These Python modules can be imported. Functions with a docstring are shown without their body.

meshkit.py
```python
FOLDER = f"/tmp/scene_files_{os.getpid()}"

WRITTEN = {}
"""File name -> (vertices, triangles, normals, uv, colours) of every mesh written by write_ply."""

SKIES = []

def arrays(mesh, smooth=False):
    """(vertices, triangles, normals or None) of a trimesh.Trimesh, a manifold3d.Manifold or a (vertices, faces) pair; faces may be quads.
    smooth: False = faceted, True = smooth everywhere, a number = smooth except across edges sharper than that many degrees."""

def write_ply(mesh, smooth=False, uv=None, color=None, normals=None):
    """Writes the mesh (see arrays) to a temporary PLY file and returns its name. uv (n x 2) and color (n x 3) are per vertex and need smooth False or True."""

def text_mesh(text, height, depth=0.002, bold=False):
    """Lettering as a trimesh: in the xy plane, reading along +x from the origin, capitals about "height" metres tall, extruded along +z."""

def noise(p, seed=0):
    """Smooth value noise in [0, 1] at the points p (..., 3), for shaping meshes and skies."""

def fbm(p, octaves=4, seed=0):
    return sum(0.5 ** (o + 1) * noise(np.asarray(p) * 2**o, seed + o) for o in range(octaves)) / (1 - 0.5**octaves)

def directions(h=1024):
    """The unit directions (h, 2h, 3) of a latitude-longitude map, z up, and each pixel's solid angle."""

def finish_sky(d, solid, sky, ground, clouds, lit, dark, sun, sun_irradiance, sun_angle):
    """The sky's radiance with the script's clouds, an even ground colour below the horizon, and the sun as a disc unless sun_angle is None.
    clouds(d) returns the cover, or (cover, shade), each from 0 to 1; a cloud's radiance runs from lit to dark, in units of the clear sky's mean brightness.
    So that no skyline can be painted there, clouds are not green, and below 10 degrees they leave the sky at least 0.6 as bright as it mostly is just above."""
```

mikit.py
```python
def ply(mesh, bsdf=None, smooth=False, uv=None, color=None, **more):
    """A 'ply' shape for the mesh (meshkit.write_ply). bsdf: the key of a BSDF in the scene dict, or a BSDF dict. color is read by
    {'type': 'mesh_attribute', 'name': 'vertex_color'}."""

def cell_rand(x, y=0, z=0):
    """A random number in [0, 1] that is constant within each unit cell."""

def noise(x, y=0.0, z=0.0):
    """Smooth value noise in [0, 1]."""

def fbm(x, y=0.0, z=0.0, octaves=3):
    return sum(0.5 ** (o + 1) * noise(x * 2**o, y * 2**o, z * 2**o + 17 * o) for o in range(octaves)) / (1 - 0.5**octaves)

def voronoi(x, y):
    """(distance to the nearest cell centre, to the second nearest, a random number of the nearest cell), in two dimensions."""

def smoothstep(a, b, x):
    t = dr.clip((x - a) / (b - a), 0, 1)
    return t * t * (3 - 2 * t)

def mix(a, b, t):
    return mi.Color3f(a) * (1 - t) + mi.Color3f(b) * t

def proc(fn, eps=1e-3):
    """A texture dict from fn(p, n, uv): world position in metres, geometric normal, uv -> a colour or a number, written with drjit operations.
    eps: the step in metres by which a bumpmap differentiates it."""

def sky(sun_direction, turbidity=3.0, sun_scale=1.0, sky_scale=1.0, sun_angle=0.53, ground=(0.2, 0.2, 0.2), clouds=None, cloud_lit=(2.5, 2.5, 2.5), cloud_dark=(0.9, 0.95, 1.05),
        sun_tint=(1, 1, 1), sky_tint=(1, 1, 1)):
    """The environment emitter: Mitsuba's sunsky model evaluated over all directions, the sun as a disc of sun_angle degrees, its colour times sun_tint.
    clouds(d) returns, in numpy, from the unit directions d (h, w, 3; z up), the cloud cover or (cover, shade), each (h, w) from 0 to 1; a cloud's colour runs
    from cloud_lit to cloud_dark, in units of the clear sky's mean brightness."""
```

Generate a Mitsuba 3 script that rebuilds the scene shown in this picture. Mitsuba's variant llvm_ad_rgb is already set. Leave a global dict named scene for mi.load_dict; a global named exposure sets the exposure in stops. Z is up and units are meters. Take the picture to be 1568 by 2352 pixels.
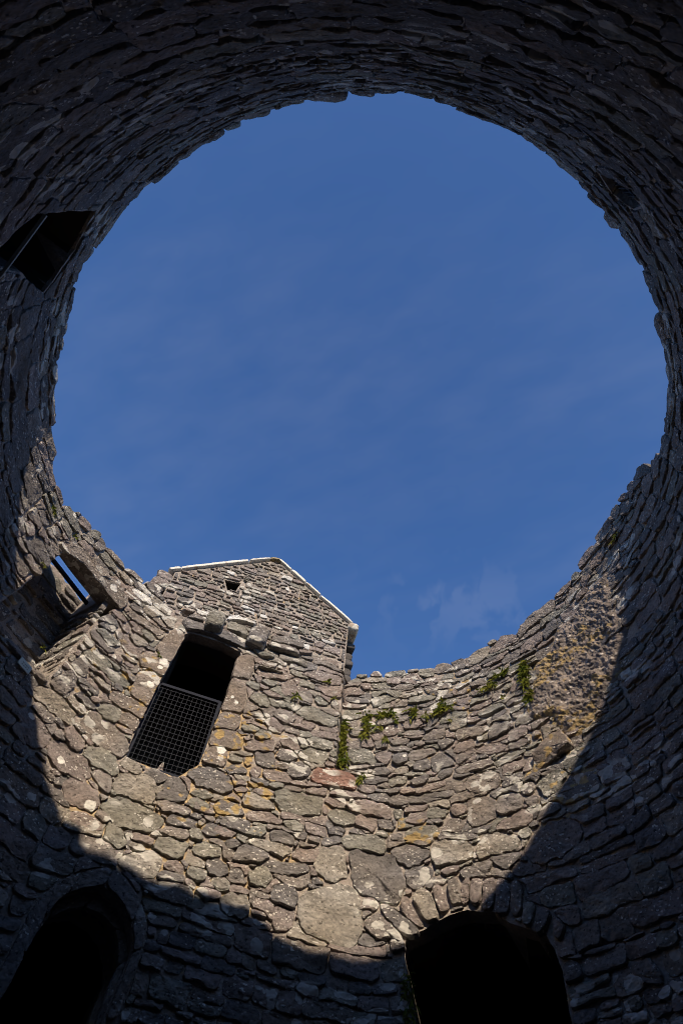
import math, random
import numpy as np, trimesh, manifold3d, mitsuba as mi, drjit as dr, mikit, meshkit
from shapely.geometry import Polygon, box, Point
from shapely.ops import unary_union
from shapely import affinity, make_valid
from mikit import proc, noise, fbm, smoothstep, mix, cell_rand

T4 = mi.ScalarTransform4f
scene, labels = {}, {}
rng = np.random.default_rng(7)
random.seed(7)

# ---------------------------------------------------------------- camera, sky, exposure
F = 1.85
ZX, ZY = (890 - 784) / 784, (440 - 1176) / 784
R = 2.9
EYE = np.array([-0.0107, -2.2341, 1.5])
UP = np.array([ZX, ZY, F]); UP /= np.linalg.norm(UP)
FW = np.array([0, 0, 1.0]) - UP * UP[2]; FW /= np.linalg.norm(FW)
RT = np.cross(FW, UP)
if RT[0] < 0: RT = -RT
CAM = np.array([RT, FW, UP])
view, down = CAM @ [0, 0, 1.0], CAM @ [0, 1.0, 0]
scene['camera'] = {'type': 'perspective', 'fov': float(2 * math.degrees(math.atan(1 / F))), 'fov_axis': 'x', 'near_clip': 0.02, 'far_clip': 3000.0,
                   'to_world': T4().look_at(origin=EYE.tolist(), target=(EYE + view).tolist(), up=(-down).tolist())}
SUN_AZ, SUN_EL = math.radians(-84.0), math.radians(31.5)
SUN = (math.cos(SUN_AZ) * math.cos(SUN_EL), math.sin(SUN_AZ) * math.cos(SUN_EL), math.sin(SUN_EL))


def wisps(d):
    """thin cirrus veils: a soft streaky field, a little denser low in the north"""
    q = d / np.maximum(d[..., 2:3], 0.05)
    al, ac = q[..., 0] * .88 - q[..., 1] * .47, q[..., 0] * .47 + q[..., 1] * .88
    p = np.stack([al * .9, ac * 3.0, al * 0], -1)
    a = meshkit.fbm(p + meshkit.fbm(p * 1.7, 3, 5)[..., None] * .6, 5, 11)
    f = meshkit.fbm(np.stack([al * 14, ac * 30, al * 0], -1), 4, 2)
    w = np.stack([q[..., 0] * 19, q[..., 1] * 13, q[..., 0] * 0], -1)
    b = meshkit.fbm(w + meshkit.fbm(w * .9, 4, 8)[..., None] * 1.6, 6, 3)
    near = np.exp(-(((q[..., 0] - .26) / .16) ** 2 + ((q[..., 1] - .68) / .10) ** 2))
    return np.clip((a - 0.36) * 0.13, 0, 0.05) * (.3 + 1.4 * f) + .010 * (f - .4) + near * np.clip((b - 0.52) * 0.4, 0, 0.045)


scene['sky_light'] = mikit.sky(SUN, turbidity=2.6, sun_scale=1.66, sky_scale=1.5, clouds=wisps, cloud_lit=(2.2, 2.25, 2.4), cloud_dark=(1.4, 1.5, 1.7), sky_tint=(0.76, 0.985, 1.33), sun_tint=(1.0, 1.035, 1.12))
exposure = 1.47

# ---------------------------------------------------------------- traced data: angle (1/100 degree) and height (mm) on the inner wall face
STONES = """- 16098,6880 16062,6989 15833,7034 15598,7002 15515,6935 15619,6882 15909,6877|- 15758,7041 15681,7136 15401,7182 15354,7130 15419,7051 15641,7025|- 15435,6946 15357,7096 15135,7103
15099,7032 15207,6982|- 15343,7088 15279,7217 15111,7248 15083,7168 15195,7093|- 15379,6836 15311,6953 14986,7007 14913,6910 15049,6860 15252,6828|- 15056,7028 15061,7228 14889,7226
14840,7154 14923,7037|- 14843,7182 14697,7258 14283,7271 14235,7216 14440,7194|- 14867,7023 14790,7144 14536,7162 14334,7135 14325,7074 14472,7034|- 14854,6918 14752,7016 14456,7009
14438,6956 14599,6904|- 14207,7206 14054,7314 13711,7349 13673,7295 13859,7251|- 14258,7112 14143,7193 13869,7187 13849,7125 14081,7083|- 14378,6934 14253,7040 13909,7067 13922,6995
14149,6927|w 13797,7075 13742,7138 13323,7207 13228,7134 13317,7092 13626,7053|- 13615,7314 13474,7422 13053,7344 13062,7320 13470,7288|- 13637,6948 13582,7008 13377,7049 13377,7004
13532,6958|- 13646,6873 13608,6948 13340,6964 13339,6904 13492,6860|- 13907,6616 13844,6711 13536,6684 13539,6633 13713,6616|- 14039,6393 13941,6547 13632,6566 13607,6517 13783,6480|-
13637,6742 13527,6840 13180,6880 12728,6910 12739,6800 13099,6789 13449,6733|- 13463,6692 13340,6760 13280,6726 13303,6665|- 13559,6574 13477,6652 13383,6639 13396,6544 13490,6533|-
13985,6348 13865,6480 13638,6483 13660,6417 13872,6368|- 13140,6987 13000,7080 12755,7056 12737,6959 12975,6954|- 13159,6709 13024,6794 12809,6754 12834,6663 13036,6659|- 13316,6516
13217,6630 12879,6626 12926,6564 13089,6493|- 13615,6450 13460,6503 13416,6434 13510,6399|- 13964,6285 13861,6358 13356,6375 13586,6229 13757,6267|- 16089,6258 16036,6393 15874,6411
15554,6347 15507,6267 15666,6240 15864,6246|- 15887,6399 15751,6445 15554,6451 15517,6403 15619,6380|- 15900,6478 15816,6534 15501,6530 15518,6480 15696,6456|- 16009,6074 15931,6156
15544,6205 15530,6136 15713,6073|- 16464,6269 16408,6350 16267,6382 16156,6303 16247,6221|- 16453,6505 16389,6590 16080,6596 16134,6525 16272,6490|- 16024,6590 15939,6688 15770,6688
15745,6615 15898,6572|- 14280,5270 14229,5363 14013,5422 13650,5420 13456,5403 13385,5323 13449,5270 13640,5270 13930,5260 14197,5245|- 13941,5945 13800,6102 13459,6110 13141,6083 12845,6066
12834,5979 13148,5947 13613,5939|d 13996,5771 13915,5945 13730,5894 13631,5787 13697,5743 13873,5732|- 14130,5458 13971,5695 13758,5676 13723,5572 13812,5460 14009,5436|- 13497,6147
13334,6228 13204,6234 13220,6163|- 13500,6103 13152,6119 13178,6073 13297,6072|- 13251,6269 13172,6315 12923,6337 12913,6299 13050,6264|- 13149,6190 13007,6270 12894,6251 12939,6195|-
13026,6136 12865,6166 12782,6144 12799,6066 12946,6076|n 13182,5587 13063,5683 12781,5722 12709,5597 12770,5549 12969,5546|- 13328,5346 13268,5505 13110,5558 12756,5529 12500,5440 12369,5359
12365,5276 12464,5236 12659,5269 12880,5294|- 13663,5541 13578,5603 13342,5613 13182,5587 13221,5541 13403,5528|- 13360,5629 13287,5685 13181,5658 13202,5626 13295,5610|- 13733,5451
13668,5526 13353,5503 13325,5458 13371,5422 13491,5433|- 13652,5665 13586,5708 13495,5689 13503,5655 13609,5649|- 13608,5748 13536,5807 13336,5773 13336,5730 13462,5741|- 13496,5814
13437,5867 13142,5873 13136,5799 13274,5801|- 13520,5899 13416,5935 13169,5899 13191,5876 13365,5887|- 14176,5168 14111,5231 13773,5223 13694,5194 13860,5143 14034,5160|- 14230,5070
14140,5143 13843,5130 13599,5069 13589,5014 13716,4896 13865,4903 14044,4943|- 13720,5214 13677,5265 13499,5223 13518,5204|- 13600,5119 13537,5186 13454,5168 13487,5094|- 13482,5209
13417,5278 13214,5263 13047,5222 13054,5118 13184,5110 13346,5129|- 13169,5260 13090,5300 12940,5283 12941,5235|- 13547,4972 13533,5066 13366,5111 12995,5099 12814,5074 12703,4973 12783,4930
13018,4909 13219,4886 13417,4907|n 12982,5124 12958,5214 12752,5270 12478,5213 12354,5078 12400,5046 12568,5066 12836,5096|- 12742,5023 12653,5060 12450,5031 12368,4943 12365,4880 12513,4917
12659,4972|- 12376,5192 12352,5258 12051,5203 12015,5131 12199,5136 12331,5141|- 11962,5150 11849,5230 11562,5190 11560,5161 11691,5100 11827,5125|- 13326,4848 13280,4873 13162,4869
13173,4847 13268,4832|- 13666,4887 13626,4903 13479,4903 13479,4879|p 12970,4903 12831,4950 12628,4901 12490,4836 12416,4761 12456,4702 12616,4691 12767,4706 12925,4730 13040,4816|-
12354,4970 12342,5057 12188,5105 11950,5138 11721,5101 11702,5037 11627,4966 11679,4899 11834,4887 12054,4904 12224,4901|n 12396,4764 12302,4843 12084,4880 11712,4853 11466,4831 11378,4801
11386,4740 11512,4667 11698,4659 11904,4643 12043,4646 12201,4695|- 11614,4959 11549,5179 11412,5212 11248,5180 11114,5068 11119,5006 11263,4984 11469,4983|l 11689,5030 11560,5143 11526,5105
11635,5002|- 11078,5111 10962,5159 10783,5168 10643,5133 10741,5094 10920,5089|- 11069,5010 11030,5062 10788,5081 10657,5027 10734,4988 10924,4977|- 11570,4921 11540,4962 11254,4971
11000,4956 10990,4913 11059,4885 11263,4880 11442,4870|- 10948,4902 10885,4942 10765,4920 10818,4890|- 10705,4938 10552,4952 10517,4922 10573,4896 10648,4902|- 11322,4792 11308,4847
11101,4869 10827,4876 10809,4818 10915,4793 11133,4787|- 11376,4691 11296,4754 10905,4778 10890,4713 10981,4683 11183,4687|- 10889,4780 10727,4812 10628,4734 10695,4716 10835,4721|-
10711,4815 10634,4878 10373,4882 10211,4853 10347,4808 10563,4785|- 11396,4551 11372,4651 11218,4665 10894,4679 10839,4646 10854,4565 10930,4531 11152,4523|- 10748,4635 10718,4696 10580,4724
10288,4724 10243,4641 10505,4597 10674,4597|- 10803,4525 10782,4582 10614,4582 10484,4560 10470,4508 10636,4509|- 10722,4437 10695,4497 10498,4501 10414,4455 10431,4415 10552,4400|-
11114,4444 11077,4506 10936,4514 10809,4470 10792,4420 10929,4431|- 10464,4555 10391,4605 10228,4611 10094,4590 10060,4525 10192,4488 10353,4478|l 11830,4395 11701,4460 11415,4532 11206,4508
11167,4475 11181,4383 11227,4340 11372,4327 11538,4326 11703,4347|n 12158,4530 12166,4651 12094,4654 11933,4622 11814,4536 11866,4478 11927,4480|- 11788,4572 11751,4626 11619,4638 11414,4620
11432,4577 11542,4577|- 11743,4523 11711,4552 11560,4558 11493,4521 11607,4497|- 12400,4678 12379,4733 12296,4722 12190,4672 12225,4641|- 12724,4655 12574,4673 12364,4643 12233,4615
12237,4574 12326,4543 12564,4559 12718,4581|- 11171,4347 11131,4400 10895,4429 10754,4410 10752,4359 11004,4355|- 11517,4300 11293,4323 10836,4341 10545,4335 10507,4248 10811,4210
11147,4229|- 10515,4339 10377,4378 10095,4364 10112,4312 10330,4298|- 10309,4431 10265,4471 10108,4488 9993,4458 10006,4419 10137,4387|- 11041,5366 10896,5411 10635,5392 10422,5355
10353,5256 10475,5198 10679,5194 10965,5207 11082,5218 11254,5259 11238,5322|- 10513,6748 10421,6814 9824,6894 9571,6854 9781,6765 10233,6701 10424,6706|- 10526,6670 10375,6701 10325,6667
10378,6597|- 10320,6624 10228,6687 9949,6700 9990,6618 10142,6587|- 10648,6527 10561,6589 10340,6561 10355,6487 10472,6492|- 10244,6495 10080,6549 9782,6488 9884,6454 10069,6459|- 10477,6324
10407,6448 10133,6446 10009,6361 10068,6282 10290,6279|- 10482,6163 10367,6251 10085,6212 10086,6160 10314,6130|- 9903,6260 9792,6321 9510,6349 9385,6267 9408,6198 9587,6177 9769,6194|-
9818,6398 9745,6447 9459,6441 9502,6398 9718,6369|n 9386,6346 9249,6455 9018,6515 8726,6491 8483,6446 8451,6372 8586,6305 8864,6316 9232,6310|- 9856,6704 9554,6797 9450,6684 9476,6535
9752,6536|- 9416,6647 9222,6702 9085,6657 9070,6546 9295,6543|- 9398,6922 9254,7016 8956,7081 8466,7096 8437,6962 8692,6920 8922,6916|p 8971,6814 8865,6860 8468,6947 8423,6784 8571,6737
8841,6738|- 9018,6614 8944,6687 8706,6621 8723,6590 8917,6563|- 8634,6651 8547,6727 8448,6648 8457,6561 8570,6593|- 8839,6510 8591,6589 8431,6525 8489,6486 8705,6496|- 9223,6233 9163,6297
8923,6291 8950,6221 9097,6205|- 9007,6146 8945,6196 8554,6234 8520,6153 8641,6141 8925,6112|n 9057,6050 8923,6100 8516,6128 8483,6049 8595,6003 8936,5975|n 9180,5848 9048,5931 8893,5971
8603,5990 8594,5885 8699,5814 8954,5797 9136,5799|- 9650,5743 9583,5847 9360,5863 9197,5799 9321,5738 9518,5715|- 9571,5634 9531,5696 9348,5694 9367,5625 9462,5609|- 9313,5711 9127,5766
8916,5725 8899,5651 9038,5584 9228,5562 9341,5607|- 10310,5765 10262,5820 9942,5854 9747,5924 9728,5786 9862,5757 10181,5730|- 9614,5936 9561,6031 9332,6048 9166,5945 9285,5888 9532,5879|-
10042,6104 9860,6203 9584,6101 9645,6027 9875,6010|- 10494,5959 10398,6026 10109,6004 10169,5944 10454,5917|- 10189,5893 10064,6000 9822,5983 9880,5912 10031,5867|- 10581,5550 10514,5617
10308,5608 10303,5554 10474,5536|- 10280,5612 10125,5650 10103,5577 10178,5542 10238,5565|- 10086,5702 9724,5776 9658,5708 9639,5600 9817,5592 10004,5604|- 10096,5471 10057,5541 9912,5576
9864,5509 9951,5432|- 10584,5443 10454,5496 10201,5506 10160,5460 10320,5424 10469,5409|- 9827,5515 9809,5572 9636,5590 9357,5594 9244,5549 9303,5486 9740,5446|- 10379,5404 10088,5430
10070,5392 10356,5376|- 10305,5273 10207,5309 10052,5309 10074,5271 10251,5242|- 9675,5405 9584,5450 9393,5461 9396,5414 9598,5381|r 8879,5611 8822,5742 8557,5789 8271,5799 8006,5770
7975,5623 8209,5606 8465,5587 8768,5587|- 9531,5357 9375,5407 8959,5430 8607,5448 8592,5282 8797,5222 9084,5203 9400,5201|- 8930,5465 8866,5512 8536,5564 8541,5490 8814,5454|- 9364,5435
9238,5466 9025,5460 9035,5427 9260,5411|- 10112,5148 10065,5252 9876,5302 9605,5246 9457,5202 9556,5167 9885,5145|- 9952,5300 9823,5360 9553,5363 9554,5313 9698,5290|- 10382,5164 10315,5218
10172,5196 10151,5152 10247,5156|- 10594,5009 10557,5108 10368,5137 10117,5119 10028,5049 10161,5020 10471,4983|- 10933,5154 10838,5179 10645,5132 10719,5102 10935,5096|- 10881,5067
10782,5082 10659,5027 10727,4989 10929,4967 10948,5028|- 9269,5502 9073,5567 8930,5538 9017,5503 9186,5485|- 9964,5028 9939,5096 9715,5140 9487,5128 9291,5093 9331,5050 9569,5051 9815,5023|-
10413,4908 10327,4983 10105,5016 9855,4990 9864,4927 9935,4886 10213,4902|- 9920,4892 9827,4967 9621,4998 9533,4957 9653,4896 9791,4885|- 9291,5093 9052,5148 8876,5101 8901,5061 9130,5044|-
8873,5157 8482,5164 8453,5095 8517,5071 8814,5065|d 9473,4966 9404,4999 9046,5003 9038,4917 9142,4910 9440,4901|- 9874,4830 9646,4880 9259,4893 9040,4865 9153,4781 9329,4790 9580,4804|p
9026,4816 8976,4883 8561,4945 8582,4882 8636,4823 8781,4794|d 10026,4636 10013,4751 9788,4796 9467,4787 9428,4751 9562,4675 9829,4655|- 9491,4669 9378,4733 9042,4756 8779,4786 8685,4742
8727,4712 8929,4659 9277,4643|- 9269,4620 8959,4647 8693,4709 8679,4647 8762,4589 8955,4578 9107,4588|l 8637,4790 8544,4947 8322,5027 8133,4996 8103,4880 8048,4756 8209,4715 8366,4701
8553,4745|l 8786,4378 8815,4484 8659,4565 8433,4628 8206,4695 8018,4696 7891,4651 7824,4568 7801,4353 7859,4278 7995,4224 8212,4235 8511,4254 8696,4271|d 9261,4417 9258,4544 9052,4572
8838,4540 8844,4472 8871,4400 9097,4410|- 9673,4497 9705,4569 9566,4643 9417,4655 9293,4594 9390,4497 9540,4499|- 10245,4415 10218,4456 9998,4447 9992,4404 10127,4379|- 10071,4336 9905,4393
9645,4397 9566,4293 9663,4226 9904,4231 10029,4257|- 10031,4511 10000,4584 9814,4586 9777,4506 9906,4497|- 9549,4402 9326,4416 9200,4382 9197,4284 9359,4333 9523,4341|p 9182,4377 9033,4411
8853,4391 8853,4286 8973,4223 9163,4233|- 8543,5027 8481,5063 8214,5101 8190,5050 8501,4985|- 10234,4770 10081,4817 9942,4786 10136,4718|- 10490,4853 10296,4890 10092,4876 10184,4811
10468,4813|- 8621,4679 8543,4698 8440,4666 8612,4641|- 8414,6867 8368,7063 8066,7087 7928,6980 7990,6949 8269,6959|- 8348,6895 8202,6930 7837,6889 7771,6829 8043,6814 8277,6838|n 8393,6552
8327,6720 8078,6726 7950,6685 7965,6614 8227,6568 8393,6590|- 7773,6873 7584,6944 7306,6977 7201,6895 7371,6831 7622,6782 7705,6769|- 7601,6767 7455,6820 7329,6799 7371,6743 7537,6736|-
7137,6890 7007,6940 6750,6945 6733,6883 6989,6871|- 7246,6765 7075,6856 6948,6845 6975,6746|- 6931,6785 6905,6856 6563,6877 6295,6811 6406,6768 6786,6757|- 6830,6732 6659,6772 6326,6743
6521,6683 6748,6710|- 8010,7216 7813,7248 7436,7228 7436,7163 7721,7173 7985,7176|- 7425,7171 7325,7246 7104,7230 7130,7104 7370,7105|- 7085,7148 6971,7234 6704,7237 6523,7055 6848,7079|-
7327,7040 7152,7090 6827,7061 6832,6999 7134,6988|- 7764,7150 7435,7140 7337,7087 7435,7045 7717,7070|- 8024,7119 7940,7160 7785,7135 7802,7041 7932,7041|p 7482,6404 7412,6481 7089,6503
7073,6396 7214,6365 7432,6356|p 7061,6448 7007,6525 6702,6524 6659,6452 6773,6411 7013,6405|- 7095,6345 6974,6389 6637,6371 6621,6330 6900,6305|- 6572,6416 6480,6512 6335,6527 6312,6477
6557,6375|- 6274,6458 6216,6503 5925,6524 5727,6488 5699,6429 6010,6405 6272,6405|- 6097,6366 5725,6408 5770,6299 6055,6270|- 6005,6224 5956,6267 5700,6273 5729,6153 5943,6140|- 6668,6259
6460,6351 6197,6368 6241,6221 6478,6213|d 6358,6162 6264,6199 6052,6181 6064,6122 6302,6082|- 6065,6014 5990,6099 5677,6108 5666,5998 5940,5972|- 6048,5907 5998,5969 5669,5987 5661,5870
5985,5847|- 8321,6184 8269,6236 8020,6293 7938,6242 7953,6192 8183,6163|- 7940,6268 7746,6306 7674,6216 7721,6185 7916,6205|- 7666,6266 7490,6287 7382,6233 7431,6185 7604,6177|- 7749,6370
7531,6392 7471,6300 7666,6279|n 8212,6077 8164,6164 7798,6180 7679,6117 7637,5985 7844,5992 8108,5990|- 7631,6104 7526,6138 7335,6120 7335,6023 7430,5980 7581,6007|d 7297,6094 7066,6117
6991,6088 7016,5983 7186,5952 7279,5997|- 6975,6039 6913,6119 6452,6112 6432,6049 6694,6005 6921,5988|- 6880,5916 6829,5970 6583,5983 6550,5864 6746,5854 6855,5868|d 6555,5980 6308,6046
6117,5940 6132,5862 6436,5819 6487,5847|d 6424,5773 6363,5811 6138,5829 6168,5766 6357,5728|- 7382,6152 7295,6192 7063,6191 6921,6144 7124,6121|- 7333,6256 7195,6300 6942,6270 6984,6210
7256,6208|- 6859,6201 6711,6225 6637,6180 6756,6155|- 8156,5913 8142,5959 7768,5980 7784,5940 8007,5921|d 7687,5867 7635,5938 7429,5945 7337,5850 7558,5850|- 7262,5881 7168,5934 6981,5934
7042,5847 7189,5849|- 7877,5731 7809,5788 7594,5833 7392,5785 7483,5760 7734,5736|- 7374,5784 7263,5825 7026,5801 7047,5736 7302,5705 7365,5729|p 7942,5644 7893,5701 7627,5730 7676,5640
7869,5625|- 6965,5753 6861,5801 6606,5780 6650,5719 6886,5705|- 7160,5635 7086,5684 6907,5663 6875,5619 7054,5608|- 6859,5597 6635,5685 6326,5698 6315,5654 6607,5619 6788,5592|- 8471,5507
8388,5562 7798,5604 7795,5557 8109,5516 8324,5504|- 7787,5574 7659,5631 7410,5623 7304,5547 7445,5530 7603,5540|- 7383,5539 7294,5604 7143,5597 7006,5513 7148,5489 7287,5505|- 7125,5602
6772,5580 6165,5584 6194,5526 6568,5502 6972,5506|- 8568,5429 8448,5480 8224,5433 8361,5389|- 8115,7280 8083,7305 7881,7281 7901,7248 8056,7248|- 7792,7272 7705,7345 7616,7342 7525,7265|-
7458,7262 7414,7317 7010,7345 6968,7283 7148,7250 7347,7247|- 6923,7287 6877,7315 6685,7326 6677,7283 6857,7272|- 6662,7200 6630,7310 6497,7291 6329,7200 6359,7141 6556,7154|- 6326,7216
6245,7317 6019,7309 5815,7185 5867,7148 6241,7186|p 8142,5416 7932,5521 7655,5548 7340,5488 7341,5369 7375,5350 7581,5386 7835,5386 8041,5382|n 8471,5298 8427,5354 8182,5380 7979,5363
7996,5273 8094,5233 8334,5213|- 7961,5259 7935,5355 7801,5385 7581,5372 7628,5273 7676,5227 7776,5249|- 7563,5333 7512,5358 7341,5344 7291,5243 7426,5256 7544,5276|- 7609,5217 7510,5248
7392,5208 7426,5181 7526,5201|- 8070,5167 8007,5214 7891,5223 7772,5184 7903,5170|- 8354,5174 8279,5195 8139,5175 8170,5152|n 8177,5078 8117,5132 7642,5206 7426,5144 7425,5037 7490,5020
7636,5043 7861,5045 8086,5011|- 8029,4941 8002,4997 7796,5045 7506,5021 7312,4999 7249,4929 7170,4893 7096,4792 7115,4713 7210,4653 7242,4585 7499,4620 7620,4648 7770,4643 7910,4687
7965,4784|- 7360,5036 7278,5078 6982,5093 6679,5014 6700,4973 6835,4912 7027,4892 7121,4925|d 7109,4850 7059,4889 6789,4893 6621,4842 6674,4797 6854,4703 6962,4703 7082,4759|l 6644,5038
6603,5097 6357,5095 6068,5059 5940,4976 5992,4897 6299,4876 6570,4863 6641,4926|- 7076,5179 7056,5234 6767,5274 6518,5237 6510,5171 6564,5144 6829,5152 7044,5155|- 7069,5310 7013,5394
6718,5415 6681,5354 6748,5291 6968,5295|- 7082,5408 7062,5456 6886,5477 6661,5461 6717,5425 7012,5414|- 6664,5353 6648,5420 6457,5423 6291,5378 6386,5320 6590,5332|- 6255,5384 6161,5423
5989,5412 5974,5323 6150,5305 6230,5333|- 6442,5184 6309,5274 6153,5287 6028,5235 6025,5175 6230,5155|- 7334,5151 7275,5205 7141,5209 7145,5127|- 7279,5456 7132,5450 7152,5362 7238,5355|p
6520,4827 6445,4855 6210,4844 6249,4806 6410,4783|- 6649,4747 6582,4779 6461,4759 6466,4727 6575,4723|- 7822,4531 7769,4627 7650,4646 7543,4589 7601,4539 7720,4549|- 6625,5321 6490,5315
6411,5274 6514,5264|- 4970,7256 4829,7329 4608,7407 4293,7332 4249,7205 4541,7197 4921,7192|l 5476,7282 5321,7342 4942,7348 4991,7230 5263,7129 5484,7154|- 4975,7393 4849,7413 4743,7368
4917,7349|- 4262,7063 4090,7126 3696,7124 3756,6987 4025,6956 4277,6973|- 3694,7057 3509,7188 3325,7150 3295,7051 3417,6996 3663,6955|- 4751,7010 4611,7075 4282,7071 4293,6964 4529,6984
4724,6955|- 5835,7090 5716,7128 5435,7078 5534,7039 5779,7039|- 5260,7096 5076,7141 4796,7144 4814,7093 5047,7084 5233,7073|- 5128,6966 4936,7004 4756,6996 4791,6960 5043,6950|- 5137,6863
5007,6925 4734,6927 4719,6847 4905,6827 5105,6824|- 6149,7072 6072,7137 5875,7114 5890,7039 6109,7049|- 6136,7015 6046,7030 5787,7002 5796,6958 6055,6977|- 5782,6970 5654,7004 5425,7028
5440,6970 5715,6926|w 5869,6867 5760,6920 5489,6951 5503,6894 5820,6843|- 5875,6780 5781,6820 5545,6814 5579,6763 5836,6765|- 5535,6856 5327,6897 5072,6860 5183,6785 5483,6800|- 5545,6727
5405,6767 5008,6783 4961,6726 5243,6728 5515,6677|- 4967,6742 4838,6764 4668,6742 4772,6701 4941,6720|- 4845,6622 4742,6663 4624,6628 4683,6589 4819,6572|- 5117,6514 5036,6632 4889,6620
4852,6540 4933,6493 5082,6491|- 5644,6496 5423,6545 5128,6544 5187,6490 5483,6476|- 5464,6392 5245,6437 4989,6454 4891,6375 5191,6345 5417,6343|- 5880,6652 5767,6687 5558,6672 5575,6606
5751,6572 5848,6604|- 5639,6428 5548,6463 5454,6430 5506,6388 5607,6395|- 5236,6265 5115,6327 4881,6346 4925,6280 5097,6258|- 4859,6406 4697,6442 4474,6416 4475,6363 4726,6370 4849,6377|-
4785,6218 4720,6277 4478,6259 4466,6192 4600,6168 4759,6180|- 5301,6154 5229,6225 5030,6217 4861,6125 4963,6065 5210,6037 5348,6030|- 4968,5971 4904,6063 4606,6059 4571,5954 4723,5924
4957,5922|- 6009,6210 5939,6261 5720,6262 5740,6178 5945,6138|- 5724,6162 5647,6236 5346,6238 5316,6169 5477,6128 5673,6129|- 6097,6376 6030,6412 5731,6386 5772,6297 6057,6267|- 6266,6454
6216,6514 5924,6535 5735,6460 5746,6409 6029,6418|- 5548,6267 5488,6306 5312,6282 5383,6246|- 3816,5478 3545,5518 3586,5459 3769,5434|- 4467,6009 4244,6052 4016,6017 4131,5993 4353,5953
4456,5946|y 4632,5541 4516,5692 4163,5817 3994,5800 3837,5631 3862,5575 4134,5549 4428,5523 4599,5513|- 4946,5379 4887,5436 4744,5435 4690,5355 4793,5323 4908,5342|- 5940,5638 5782,5690
5469,5692 5281,5647 5309,5507 5424,5486 5741,5496 5871,5545|- 6066,5774 6031,5813 5656,5823 5390,5831 5342,5745 5642,5732 6009,5738|- 5202,5664 5136,5694 4763,5688 4821,5595 5027,5587
5208,5591|- 5264,5509 5167,5552 4871,5564 4885,5485 5054,5469 5252,5466|- 5930,5373 5895,5447 5579,5442 5443,5371 5437,5227 5497,5200 5656,5177 5893,5171 5962,5234|- 5435,5340 5344,5403
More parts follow.
